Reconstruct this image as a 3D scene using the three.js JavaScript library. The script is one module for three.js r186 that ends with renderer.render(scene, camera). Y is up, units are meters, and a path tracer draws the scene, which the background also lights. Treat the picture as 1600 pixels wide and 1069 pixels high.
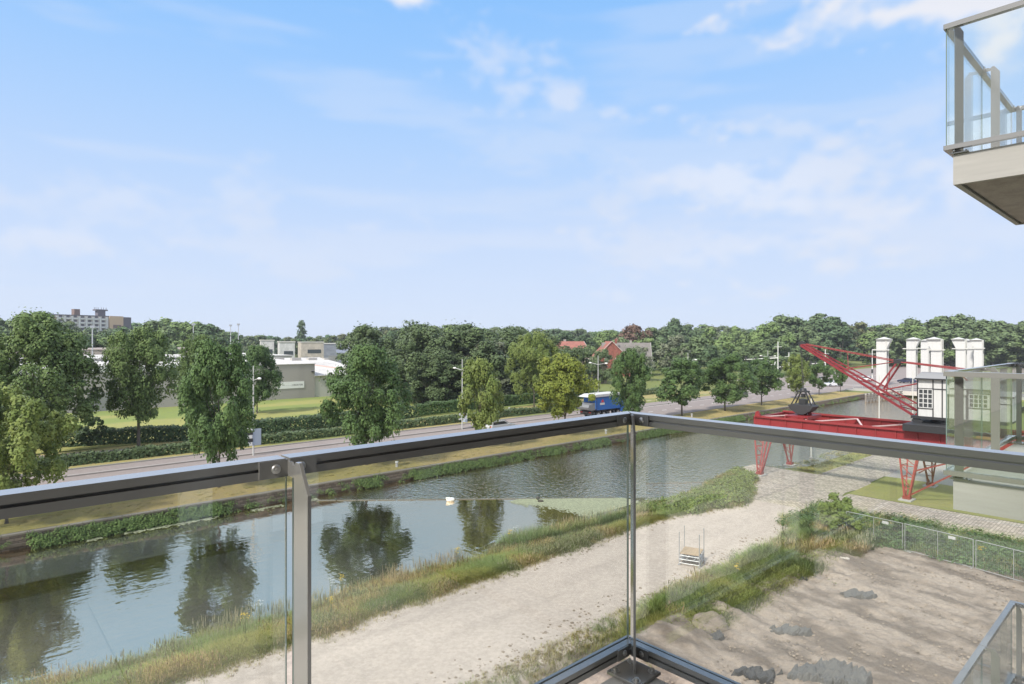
import * as THREE from 'three';
import { mergeGeometries } from 'three/addons/utils/BufferGeometryUtils.js';
import { RoundedBoxGeometry } from 'three/addons/geometries/RoundedBoxGeometry.js';

// ------------------------------------------------------------------ camera, sky, sun, exposure
// World: x runs along the canal, -z runs out over the canal (w = -z), y is up, metres, street level at 0.
const scene = new THREE.Scene();
const camera = new THREE.PerspectiveCamera(57.97, 1600 / 1069, 0.05, 6000);
camera.position.set(0, 12, 0);
camera.lookAt(0.6715, 12, -0.741);
camera.setViewOffset(1600, 1069, 0, 3.5, 1600, 1069);
const renderer = new THREE.WebGLRenderer({ antialias: true });
renderer.toneMapping = THREE.LinearToneMapping;
renderer.toneMappingExposure = 1.15;
renderer.shadowMap.enabled = true;

const sun = new THREE.DirectionalLight(new THREE.Color(1, 0.945, 0.86), 4.2);
sun.position.set(-150, 190, -10);
sun.target.position.set(40, 0, -40);
sun.castShadow = true;
sun.shadow.radius = 13;
sun.shadow.mapSize.set(2048, 2048);
Object.assign(sun.shadow.camera, { left: -160, right: 160, top: 160, bottom: -160, near: 1, far: 600 });
scene.add(sun, sun.target);

function rng(seed) {
  let a = seed >>> 0;
  return () => { a = (a + 0x6d2b79f5) >>> 0; let t = a; t = Math.imul(t ^ (t >>> 15), t | 1); t ^= t + Math.imul(t ^ (t >>> 7), t | 61); return ((t ^ (t >>> 14)) >>> 0) / 4294967296; };
}
const lerp = (a, b, t) => a + (b - a) * t, clamp = (x, a = 0, b = 1) => Math.min(b, Math.max(a, x)), sstep = (x, a, b) => { const t = clamp((x - a) / (b - a)); return t * t * (3 - 2 * t); };
const hash = (x, y, s = 0) => { let h = Math.imul(x | 0, 374761393) ^ Math.imul(y | 0, 668265263) ^ Math.imul(s | 0, 1274126177); h = Math.imul(h ^ (h >>> 13), 1103515245); h ^= h >>> 16; h = Math.imul(h, 2246822519); return ((h ^ (h >>> 15)) >>> 0) / 4294967296; };
function vnoise(x, y, per = 0, s = 0) {
  const ix = Math.floor(x), iy = Math.floor(y), fx = x - ix, fy = y - iy, u = fx * fx * (3 - 2 * fx), v = fy * fy * (3 - 2 * fy), m = (n) => (per ? ((n % per) + per) % per : n);
  return lerp(lerp(hash(m(ix), m(iy), s), hash(m(ix + 1), m(iy), s), u), lerp(hash(m(ix), m(iy + 1), s), hash(m(ix + 1), m(iy + 1), s), u), v);
}
function fbm(x, y, oct = 4, per = 0, s = 0) { let t = 0, a = 0.5, n = 0; for (let i = 0; i < oct; i++) { t += a * vnoise(x, y, per, s + i); n += a; a *= 0.5; x *= 2; y *= 2; per *= 2; } return t / n; }

{ // the sky: pale summer blue, whiter towards the horizon, thin broken cloud in view, brighter cloud added outside it
  const W = 1600, Hh = 800, d = new Float32Array(W * Hh * 4);
  const stops = [[-90, 0.42, 0.44, 0.42], [-1, 0.6, 0.66, 0.72], [0, 0.71, 0.81, 0.98], [4, 0.66, 0.78, 0.985], [10, 0.58, 0.73, 0.99], [17, 0.455, 0.665, 1.0], [24, 0.335, 0.595, 1.0], [31, 0.25, 0.535, 0.99], [45, 0.24, 0.48, 0.9], [90, 0.2, 0.42, 0.82]];
  // clouds in the part of the sky that shows: bearing from the view axis, elevation, half sizes (degrees), strength
  const cl = [[23, 13, 13, 5.5, 0.62], [12, 13.5, 7, 2.6, 0.4], [17, 9, 10, 3, 0.42], [24, 16.5, 5, 2.2, 0.45], [30, 25.3, 11, 3, 1.0], [38, 23, 4.5, 5, 1.0], [0, 24, 4.5, 2.2, 0.5], [4.8, 21.5, 2, 1.4, 0.55], [-10.5, 29, 2.6, 1.2, 1.0], [-30, 11, 12, 2.6, 0.34], [-38, 7, 9, 1.6, 0.45], [-20, 7, 7, 3, 0.28], [5, 17, 9, 2, 0.25], [36, 8, 8, 2, 0.3], [33, 17, 4, 3, 0.35]];
  for (let r = 0; r < Hh; r++) for (let c = 0; c < W; c++) {
    const e = ((r + 0.5) / Hh - 0.5) * Math.PI, az = ((c + 0.5) / W - 0.5) * 2 * Math.PI, ed = e * 180 / Math.PI;
    const x = Math.cos(az) * Math.cos(e), z = Math.sin(az) * Math.cos(e), y = Math.sin(e), fw = x * 0.6715 - z * 0.741, rt = x * 0.741 + z * 0.6715, be = Math.atan2(rt, fw) * 180 / Math.PI;
    let k = 0; while (k < stops.length - 2 && ed > stops[k + 1][0]) k++;
    const t = clamp((ed - stops[k][0]) / (stops[k + 1][0] - stops[k][0])), col = [1, 2, 3].map((i) => lerp(stops[k][i], stops[k + 1][i], t));
    if (ed > 0) {
      const q = 1 / (y + 0.12), n1 = fbm(x * q * 1.6 + 40, z * q * 1.6 + 40, 6, 0, 11), n2 = fbm(be * 0.22 + 90, ed * 0.5 + 60, 6, 0, 21), n4 = fbm(be * 0.9 + 300, ed * 1.4 + 200, 4, 0, 27), n3 = fbm(be * 0.07 + 90, ed * 0.55 + 160, 5, 0, 31);
      let a = 0;
      for (const [b, ee, sx, sy, st] of cl) { const dd = ((be - b) / sx) ** 2 + ((ed - ee) / sy) ** 2; if (dd < 4) a = Math.max(a, st * sstep(Math.exp(-dd * 0.8) * 0.75 + (n2 - 0.5) * 1.5 + (n4 - 0.5) * 0.5, 0.22, 0.85)); }
      const out = Math.max(sstep(Math.abs(be), 42, 60), sstep(ed, 30, 40));
      a = Math.max(a, out * 0.95 * sstep(n1, 0.34, 0.56));
      a = Math.max(a, 0.22 * sstep(n3, 0.5, 0.75) * sstep(ed, 0, 6));
      const lit = 0.9 + 0.14 * n1;
      [0.86, 0.885, 0.965].forEach((cc, i) => { col[i] = lerp(col[i], cc * lit * (1 + 0.35 * out), a); });  // out of view the cloud is brightened to lift the scene's light
    }
    d.set([...col.map((q) => q / 1.15), 1], (r * W + c) * 4);
  }
  const sky = new THREE.DataTexture(d, W, Hh, THREE.RGBAFormat, THREE.FloatType);
  sky.mapping = THREE.EquirectangularReflectionMapping; sky.magFilter = THREE.LinearFilter; sky.needsUpdate = true;
  scene.background = sky; scene.environment = sky;
}
scene.fog = new THREE.FogExp2(new THREE.Color(0.86, 0.91, 1.0), 0.0002);

// ------------------------------------------------------------------ helpers
const V = (x, y, z) => new THREE.Vector3(x, y, z);
const used = new Map();
function numbered(n) { const k = used.get(n) ?? 0; used.set(n, k + 1); return k ? `${n}_${String(k).padStart(3, '0')}` : n; }
function thing(name, label, category, [x, y, z] = [0, 0, 0], turn = 0, group) { const o = new THREE.Group(); o.name = numbered(name); o.position.set(x, y, z); o.rotation.y = turn; o.userData = { label, category }; if (group) o.userData.group = group; scene.add(o); return o; }
function shadow(m) { m.castShadow = m.receiveShadow = true; return m; }
function part(name, geo, mat, parent, label) { const m = shadow(new THREE.Mesh(Array.isArray(geo) ? merge(geo) : geo, mat)); m.name = parent === scene ? numbered(name) : name; if (label) m.userData.label = label; parent.add(m); return m; }
function single(name, geo, mat, label, category, group) { const m = part(name, geo, mat, scene); m.userData = { label, category }; if (group) m.userData.group = group; return m; }
function struct(name, geo, mat) { const m = part(name, geo, mat, scene); m.userData.kind = 'structure'; return m; }
function copy(o, label, [x, y, z], turn = 0) { const c = o.clone(); c.name = numbered(o.name.replace(/_\d{3}$/, '')); c.position.set(x, y, z); c.rotation.y = turn; c.userData = { ...o.userData, label: label ?? o.userData.label }; scene.add(c); return c; }
function merge(list) {
  return mergeGeometries(list.map((g) => { const n = g.index ? g.toNonIndexed() : g; for (const k of Object.keys(n.attributes)) if (!['position', 'normal', 'uv'].includes(k)) n.deleteAttribute(k); return n; }));
}
const box = (sx, sy, sz, x = 0, y = 0, z = 0, ry = 0) => { const g = new THREE.BoxGeometry(sx, sy, sz); if (ry) g.rotateY(ry); return g.translate(x, y, z); };
const rbox = (sx, sy, sz, x = 0, y = 0, z = 0, r = 0.01, seg = 1) => new RoundedBoxGeometry(sx, sy, sz, seg, r).translate(x, y, z);
const cyl = (r0, r1, h, x = 0, y = 0, z = 0, seg = 12) => new THREE.CylinderGeometry(r1, r0, h, seg).translate(x, y + h / 2, z);
const UPV = V(0, 1, 0);
function bar(p, q, r, seg = 6, r2 = r) { const d = q.clone().sub(p), g = new THREE.CylinderGeometry(r2, r, d.length(), seg); g.applyQuaternion(new THREE.Quaternion().setFromUnitVectors(UPV, d.clone().normalize())); return g.translate(...p.clone().add(q).multiplyScalar(0.5).toArray()); }
function beam(p, q, a, b = a) { // rectangular bar, b is the size in the vertical plane
  const d = q.clone().sub(p), L = d.length(), g = new THREE.BoxGeometry(a, b, L), m = new THREE.Matrix4().lookAt(q, p, Math.abs(d.y) > 0.98 * L ? V(1, 0, 0) : UPV);
  return g.applyMatrix4(m).translate(...p.clone().add(q).multiplyScalar(0.5).toArray());
}
function extrude(pts, depth, bevel = 0) { const s = new THREE.Shape(pts.map(([x, y]) => new THREE.Vector2(x, y))); return new THREE.ExtrudeGeometry(s, { depth, bevelEnabled: bevel > 0, bevelSize: bevel, bevelThickness: bevel, bevelSegments: 2, steps: 1 }); }
function tex(n, fn, srgb = false, m = n) { const a = new Uint8Array(n * m * 4); for (let y = 0; y < m; y++) for (let x = 0; x < n; x++) { const c = fn(x / n, y / m); for (let i = 0; i < 3; i++) a[(y * n + x) * 4 + i] = 255 * clamp(Array.isArray(c) ? c[i] : c); a[(y * n + x) * 4 + 3] = 255; } const t = new THREE.DataTexture(a, n, m); t.wrapS = t.wrapT = THREE.RepeatWrapping; t.magFilter = THREE.LinearFilter; if (srgb) t.colorSpace = THREE.SRGBColorSpace; t.needsUpdate = true; return t; }
const rep = (t, size, sy = size) => { const c = t.clone(); c.repeat.set(1 / size, 1 / sy); c.needsUpdate = true; return c; };
const std = (color, rough = 0.7, metal = 0, more = {}) => new THREE.MeshStandardMaterial({ color: new THREE.Color().setRGB(...color), roughness: rough, metalness: metal, ...more });

// shared textures (grain only)
const grain = tex(512, (x, y) => 0.45 + 0.35 * fbm(x * 32, y * 32, 4, 32, 3) + 0.25 * hash(x * 512, y * 512, 5));
const speck = tex(1024, (x, y) => { const a = fbm(x * 24, y * 24, 5, 24, 7), b = fbm(x * 170, y * 170, 2, 170, 9), st = hash(x * 1024, y * 1024, 2) > 0.985 ? -0.22 : 0; return 0.62 + 0.3 * a + 0.22 * (b - 0.5) + st; });
const turf = tex(1024, (x, y) => { const a = fbm(x * 14, y * 14, 4, 14, 17), b = fbm(x * 150, y * 75, 3, 75, 19), k = clamp(0.55 + 0.9 * (b - 0.5) + 0.5 * (a - 0.5), 0, 1); return [0.66 + 0.34 * k, 0.68 + 0.32 * k, 0.56 + 0.44 * (1 - k)]; });
const turfBump = tex(512, (x, y) => fbm(x * 90, y * 90, 3, 90, 23));
const brickTex = (() => { // block paving in courses, uv one unit = 2.2 m x 2.2 m
  const N = 1024; return tex(N, (x, y) => { const rows = 12, r = Math.floor(y * rows), cx = x * 6 + (r % 2) * 0.5, c = Math.floor(cx) % 6, fx = cx - Math.floor(cx), fy = y * rows - r, j = Math.min(fx, 1 - fx) < 0.04 || Math.min(fy, 1 - fy) < 0.09, h = hash(c, r, 41), f = fbm(x * 60, y * 60, 3, 60, 43); return j ? [0.36, 0.34, 0.31].map((v) => v + 0.1 * f) : [0.56 + 0.44 * h + 0.14 * (f - 0.5), 0.54 + 0.42 * h + 0.14 * (f - 0.5), 0.51 + 0.41 * h + 0.14 * (f - 0.5)]; });
})();
const barkTex = tex(256, (x, y) => 0.45 + 0.55 * fbm(x * 24, y * 6, 4, 6, 51));

function patch(s0, s1, w0, w1, ns, nw, hFn, cFn) { // a sheet with uv in metres; w0 and w1 may be functions of s
  const A = typeof w0 === 'function' ? w0 : () => w0, B = typeof w1 === 'function' ? w1 : () => w1, p = [], u = [], col = [], ix = [];
  for (let i = 0; i <= ns; i++) { const s = lerp(s0, s1, i / ns), a = A(s), b = B(s); for (let j = 0; j <= nw; j++) { const w = lerp(a, b, j / nw); p.push(s, hFn ? hFn(s, w, j / nw) : 0, -w); u.push(s, w); if (cFn) col.push(...cFn(s, w, j / nw)); } }
  for (let i = 0; i < ns; i++) for (let j = 0; j < nw; j++) { const a = i * (nw + 1) + j, b = a + nw + 1; ix.push(a, b, a + 1, b, b + 1, a + 1); }
  const g = new THREE.BufferGeometry(); g.setAttribute('position', new THREE.Float32BufferAttribute(p, 3)); g.setAttribute('uv', new THREE.Float32BufferAttribute(u, 2)); if (cFn) g.setAttribute('color', new THREE.Float32BufferAttribute(col, 3)); g.setIndex(ix); g.computeVertexNormals(); return g;
}
const tint = (a, b, f) => (s, w, t) => { const k = clamp(f(s, w, t)); return [lerp(a[0], b[0], k), lerp(a[1], b[1], k), lerp(a[2], b[2], k)]; };
const nz = (f, sd = 0, o = 4) => (s, w) => fbm(s * f + 500, w * f + 500, o, 0, sd);
const groundMat = (map, size, rough, bump, bs, vc = true) => new THREE.MeshStandardMaterial({ map: rep(map, size), roughness: rough, vertexColors: vc, ...(bump ? { bumpMap: rep(bump, bs[0]), bumpScale: bs[1] } : {}) });

// ------------------------------------------------------------------ the setting: ground, water, roads, paving
const WATER = -0.9, FB = 48.75; // water level, far bank line
const GREEN = [0.155, 0.2, 0.055], DRY = [0.46, 0.345, 0.16], MIDG = [0.22, 0.23, 0.07];
const edgeN = (s) => 24 + 0.35 * (fbm(s * 0.5, 3, 3) - 0.5) * 2 - 1.8 * sstep(s, 36, 43) + 3.4 * clamp((s - 43) / 7.6) + 3 * sstep(s, 50.6, 53.4);
const shore = (s) => (s < 53 ? 28.6 + 1.2 * (fbm(s * 0.25, 9, 3) - 0.5) * 2 - 1.6 * Math.exp(-(((s - 37.3) / 1.1) ** 2)) : 28.4) - 2.6 * sstep(s, 56, 62) * (1 - sstep(s, 70, 95)) ;
{
  const m = groundMat(turf, 5, 0.95, turfBump, [1.2, 0.03]);
  const a = patch(-400, 1200, -400, 22, 90, 24, null, tint(MIDG, GREEN, nz(0.05, 61))), b = patch(-600, 2600, FB, 2600, 130, 120, null, tint(MIDG, GREEN, nz(0.03, 62)));
  const g = mergeGeometries([a, b]); struct('ground', g, m);
  const wet = new THREE.MeshPhysicalMaterial({ color: new THREE.Color().setRGB(0.06, 0.058, 0.04), roughness: 0.03, ior: 30, specularColor: new THREE.Color().setRGB(1, 0.845, 0.65), bumpScale: 0.02 });
  const rip = tex(1024, (x, y) => { const q = fbm(x * 6, y * 6, 2, 6, 71) * 0.6; return 0.5 * fbm(x * 18 + q, y * 40 + q, 3, 0, 73) + 0.5 * fbm(x * 40, y * 18 + q, 3, 0, 75); });
  rip.wrapS = rip.wrapT = THREE.MirroredRepeatWrapping;
  const wavy = wet.clone(), calm = wet.clone(); wavy.bumpMap = rep(rip, 7); wavy.bumpScale = 0.1; calm.bumpMap = rep(rip, 11); calm.bumpScale = 0.011;
  const line = (w) => lerp(40.2, 21.2, (w - 31.5) / (47.5 - 31.5)); // where the floating boom crosses the canal
  const two = (lo) => { const p = [], u = [], ix = [], n = 24; for (let j = 0; j <= n; j++) { const w = lerp(24, FB + 0.2, j / n), x = line(w), e = lo ? -300 : 700; for (const s of lo ? [e, x] : [x, e]) { p.push(s, WATER, -w); u.push(s, w); } } for (let j = 0; j < n; j++) { const a = 2 * j; ix.push(a, a + 1, a + 2, a + 1, a + 3, a + 2); } const g = new THREE.BufferGeometry(); g.setAttribute('position', new THREE.Float32BufferAttribute(p, 3)); g.setAttribute('uv', new THREE.Float32BufferAttribute(u, 2)); g.setIndex(ix); g.computeVertexNormals(); return g; };
  struct('water', two(true), calm); struct('water', two(false), wavy);
  struct('canal_bed', patch(-300, 700, 22, FB + 0.4, 8, 2, () => -3), std([0.06, 0.06, 0.045], 1));
  // near bank: grassy slope down to the water, then the paved quay
  const bankH = (s, w, t) => { const k = sstep(t, 0.15, 1); return -0.02 - 1.25 * k + 0.25 * (fbm(s * 0.6, w * 0.6, 3) - 0.5) * Math.sin(Math.PI * t); };
  struct('canal_bank', patch(-40, 53.2, (s) => edgeN(s) - 0.9, (s) => shore(s) + 0.7, 220, 16, (s, w, t) => bankH(s, w, t) + 0.03, tint([0.14, 0.15, 0.05], [0.25, 0.21, 0.1], nz(0.4, 63))), groundMat(turf, 2.5, 1, turfBump, [0.7, 0.05]));
  struct('grass_bank', patch(56.5, 240, 21.9, (s) => shore(s) + 0.3, 120, 8, (s, w, t) => 0.012 - 1.25 * sstep(t, 0.55, 1), tint([0.27, 0.31, 0.075], [0.42, 0.36, 0.14], nz(0.25, 64))), groundMat(turf, 3, 1, turfBump, [0.8, 0.04]));
  struct('quay_wall', box(4.2, 1.4, 0.5, 55, -0.69, -28.25), std([0.25, 0.23, 0.2], 0.9, 0, { map: rep(grain, 1) }));
  // sand track
  const sandC = (s, w, t) => { const n = fbm(s * 0.25 + 9, w * 0.5 + 3, 4, 0, 65), r = fbm(s * 0.12, w * 1.3, 4, 0, 66), tr = [17.6, 19.1, 20.6, 21.9].reduce((q, c) => Math.max(q, sstep(0.34 - Math.abs(w - c - 0.5 * (fbm(s * 0.15, c, 3) - 0.5)), 0, 0.3) * fbm(s * 0.4, c * 7, 3)), 0), d = sstep(fbm(s * 0.9, w * 0.9, 4, 0, 58), 0.56, 0.7) * sstep(Math.abs(w - 20), 1.6, 4), k = 0.84 + 0.24 * n - 0.12 * sstep(r, 0.55, 0.8) + 0.07 * tr - 0.16 * d; return [0.635 * k, 0.535 * k, 0.45 * k]; };
  struct('sand_track', patch(-40, 44.5, (s) => 15.9 + 0.5 * (fbm(s * 0.7, 21, 3) - 0.5) + 2.3 * sstep(s, 38, 42), edgeN, 340, 34, (s, w, t) => 0.02 + 0.05 * fbm(s * 0.5, w * 0.9, 4, 0, 67) + 0.015 * fbm(s * 3, w * 3, 2, 0, 60), sandC), groundMat(speck, 3.1, 1, speck, [3.1, 0.02]));
  // block paving: plaza by the crane and the strip that runs back from it
  const bm = groundMat(brickTex, 2.2, 0.9, brickTex, [2.2, 0.006]);
  const paveC = (s, w) => { const n = fbm(s * 0.3 + 50, w * 0.3 + 50, 4, 0, 68), d = sstep(fbm(s * 0.5 + 80, w * 0.5, 3, 0, 69), 0.5, 0.72) * (1 - sstep(s, 44, 56)); return [lerp(0.47, 0.55, n) + 0.06 * d, lerp(0.425, 0.49, n) + 0.04 * d, lerp(0.38, 0.43, n)]; };
  struct('block_paving', patch(41.5, 57, (s) => 18 + 0.25 * Math.sin(s), (s) => (s < 50.6 ? lerp(21.9, 25.5, clamp((s - 41.5) / 9.1)) : lerp(25.5, 28.4, clamp((s - 50.6) / 2.6))) + 0.3 * (fbm(s * 1.3, 4, 3) - 0.5), 60, 16, () => 0.034, paveC), bm);
  struct('block_paving', patch(57, 110, 18.2, 22.4, 40, 6, () => 0.03, paveC), bm);
  struct('block_paving', patch(46.7, 51.6, -30, 18.01, 10, 50, () => 0.026, paveC), bm);
  struct('concrete_apron', patch(60.6, 74, -10, 18.2, 12, 20, () => 0.022, tint([0.5, 0.46, 0.42], [0.42, 0.39, 0.35], nz(0.4, 78))), groundMat(speck, 3, 0.95));
  struct('lawn', patch(51.61, 60.59, -10, 18.0, 18, 40, (s, w) => 0.03 + 0.03 * fbm(s, w, 2), tint([0.3, 0.34, 0.1], [0.47, 0.41, 0.19], nz(0.6, 79, 5))), groundMat(turf, 2.5, 1, turfBump, [0.7, 0.04]));
  // far side: dry mown strip, road, lanes, verges, lawn
  struct('dry_verge', patch(-60, 152, FB + 0.32, 55.5, 200, 12, (s, w, t) => 0.03 + 0.06 * fbm(s * 0.3, w * 0.3, 3), tint(DRY, [0.36, 0.31, 0.11], (s, w) => sstep(fbm(s * 0.13 + 7, w * 0.3, 4, 0, 80), 0.38, 0.62) * (0.55 + 0.45 * (1 - sstep(s, 10, 40))))), groundMat(turf, 3.4, 1, turfBump, [0.9, 0.04]));
  const road = groundMat(speck, 4, 0.85, speck, [1.3, 0.004]), roadC = tint([0.36, 0.3, 0.27], [0.31, 0.265, 0.245], (s, w) => fbm(s * 0.06, w * 0.8, 4, 0, 81));
  struct('road', patch(-120, 170, 55.5, (s) => 65.9, 90, 12, () => 0.008, roadC), road);
  struct('road', patch(-120, 170, 66.5, (s) => 69.4 + 6.4 * sstep(s, 88, 112), 90, 8, () => 0.008, roadC), road);
  struct('road_junction', patch(170.01, 420, 38, 92, 60, 24, () => 0.01, roadC), road);
  struct('median_kerb', box(272, 0.13, 0.55, 24, 0.06, -66.2), std([0.4, 0.36, 0.33], 0.9, 0, { map: rep(grain, 1) }));
  struct('road_kerb', merge([box(290, 0.12, 0.16, 25, 0.055, -55.42), box(200, 0.12, 0.16, -12, 0.055, -69.52)]), std([0.42, 0.39, 0.36], 0.9, 0, { map: rep(grain, 1) }));
  const paint = std([0.78, 0.76, 0.72], 0.8);
  { const l = []; for (let s = 74; s < 168; s += 4) l.push(box(1.3, 0.006, 0.12, s, 0.012, -60.6)); for (let s = 78; s < 168; s += 3) l.push(box(1.4, 0.006, 0.14, s, 0.012, -72.2)); l.push(box(90, 0.006, 0.1, 120, 0.012, -65.6)); for (let i = 0; i < 6; i++) l.push(box(0.45, 0.006, 3.4, 176, 0.014, -57 - i * 3.2), box(12, 0.006, 0.14, 190 + i * 9, 0.014, -52 - i * 4)); const m = struct('road_marking', merge(l), paint); }
  struct('verge', patch(-80, 130, 69.6, 85, 120, 14, (s, w) => 0.012, tint([0.2, 0.22, 0.07], [0.36, 0.3, 0.13], (s, w) => sstep(fbm(s * 0.1, w * 0.35, 4, 0, 82), 0.42, 0.6))), groundMat(turf, 4, 1));
  struct('cycle_path', patch(-80, 26, (s) => lerp(79.2, 75.6, sstep(s, -5, 26)), (s) => lerp(81.4, 77.6, sstep(s, -5, 26)), 60, 4, () => 0.018, tint([0.42, 0.31, 0.27], [0.36, 0.28, 0.25], nz(0.3, 83))), road);
  struct('lawn', patch(-80, 90, 81, 126, 90, 40, (s, w) => 0.02 + 0.15 * fbm(s * 0.06, w * 0.06, 3), tint([0.22, 0.27, 0.075], [0.33, 0.32, 0.11], (s, w) => sstep(fbm(s * 0.07 + 30, w * 0.16, 4, 0, 84), 0.4, 0.66))), groundMat(turf, 6, 1));
  // building site: churned soil
  const siteH = (s, w) => { const r = fbm(w * 0.3, s * 1.1 - w * 0.25, 4, 0, 85), f = fbm(s * 1.6, w * 1.6, 4, 0, 86), e = sstep(w, 11.4, 13.8) * (1 - sstep(w, 14.2, 15.6)), fl = 1 - 0.9 * sstep(w, 14.6, 15.8); return 0.018 + fl * (0.3 * (r - 0.3) + 0.2 * (f - 0.4) + 0.13 * (fbm(s * 4, w * 4, 3, 0, 92) - 0.5) + 0.07 * fbm(s * 9, w * 9, 2, 0, 87) + 0.35 * e * fbm(s * 0.8, 4, 3, 0, 88)); };
  struct('bare_soil', patch(6, 39.8, -14, 16.2, 400, 360, siteH, (s, w) => { const r = fbm(w * 0.28 + s * 0.05, s * 1.25 - w * 0.25, 5, 0, 89), f = fbm(s * 1.5, w * 1.1, 5, 0, 90), k = sstep(r * 0.62 + f * 0.38, 0.37, 0.6); return [lerp(0.25, 0.52, k), lerp(0.195, 0.42, k), lerp(0.15, 0.335, k)]; }), groundMat(speck, 2.3, 1, speck, [0.9, 0.06]));
}
// ------------------------------------------------------------------ the apartment building and its balconies
const railMat = new THREE.MeshPhysicalMaterial({ color: new THREE.Color().setRGB(0.205, 0.2, 0.188), roughness: 0.24, ior: 1.9, clearcoat: 1, clearcoatRoughness: 0.1 });
const boltMat = std([0.5, 0.49, 0.47], 0.4, 0.85), glassMat = new THREE.MeshPhysicalMaterial({ color: new THREE.Color().setRGB(0.955, 0.975, 0.962), roughness: 0.0, transmission: 1, thickness: 0, ior: 1.56 });
const edgeMat = new THREE.MeshPhysicalMaterial({ color: new THREE.Color().setRGB(0.16, 0.22, 0.2), roughness: 0.25 });
const concrete = std([0.44, 0.43, 0.41], 0.85, 0, { map: rep(tex(512, (x, y) => 0.84 + 0.16 * fbm(x * 12, y * 12, 5, 12, 91) + 0.05 * (hash(x * 512, y * 512, 8) - 0.5)), 1.5), bumpMap: rep(grain, 0.6), bumpScale: 0.001 });
const shadedSoffitM = std([0.46, 0.42, 0.39], 0.9, 0, { map: rep(grain, 1.4) });  // browner, darker tone paints in the shade under the slab
const RW = 0.058, RH = 0.0475, WF = 1.636; // rail width and height, outer front line of every balcony
const topProf = [[0, 0], [0, -0.0195], [0.012, -0.0195], [0.012, -0.0275], [0, -0.0275], [0, -RH], [RW, -RH], [RW, 0]];
const lowProf = [[0, 0], [0, -0.0195], [0.012, -0.0195], [0.012, -0.0275], [0, -0.0275], [0, -RH], [RW, -RH], [RW, -0.004], [0.046, -0.004], [0.046, -0.014], [0.031, -0.014], [0.031, 0]];
function rail(prof, L, m0, m1) { // along z from 0 to L, outward = +x; ends mitred where m is 1
  const g = extrude(prof, L), p = g.attributes.position;
  for (let i = 0; i < p.count; i++) { const z = p.getZ(i), x = p.getX(i); p.setZ(i, z > L / 2 ? z + x * m1 : z - x * m0); }
  g.computeVertexNormals(); return g;
}
const domeBolt = (x, y, z, ry) => { const g = new THREE.SphereGeometry(0.0125, 14, 6, 0, Math.PI * 2, 0, Math.PI / 2); g.scale(1, 0.55, 1); g.rotateX(Math.PI / 2); g.rotateY(ry); const c = new THREE.CylinderGeometry(0.0045, 0.0045, 0.004, 6); c.rotateX(Math.PI / 2); c.translate(0, 0, 0.0075); c.rotateY(ry); return merge([g, c]).translate(x, y, z); };
const hexBolt = (x, y, z) => merge([cyl(0.017, 0.017, 0.003, x, y, z, 20), cyl(0.0105, 0.0105, 0.009, x, y + 0.003, z, 6), cyl(0.005, 0.005, 0.002, x, y + 0.012, z, 10)]);
const glassNear = glassMat.clone(); glassNear.ior = 1.85; // raised ior strengthens the building's reflection in the viewer's own panes
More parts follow.
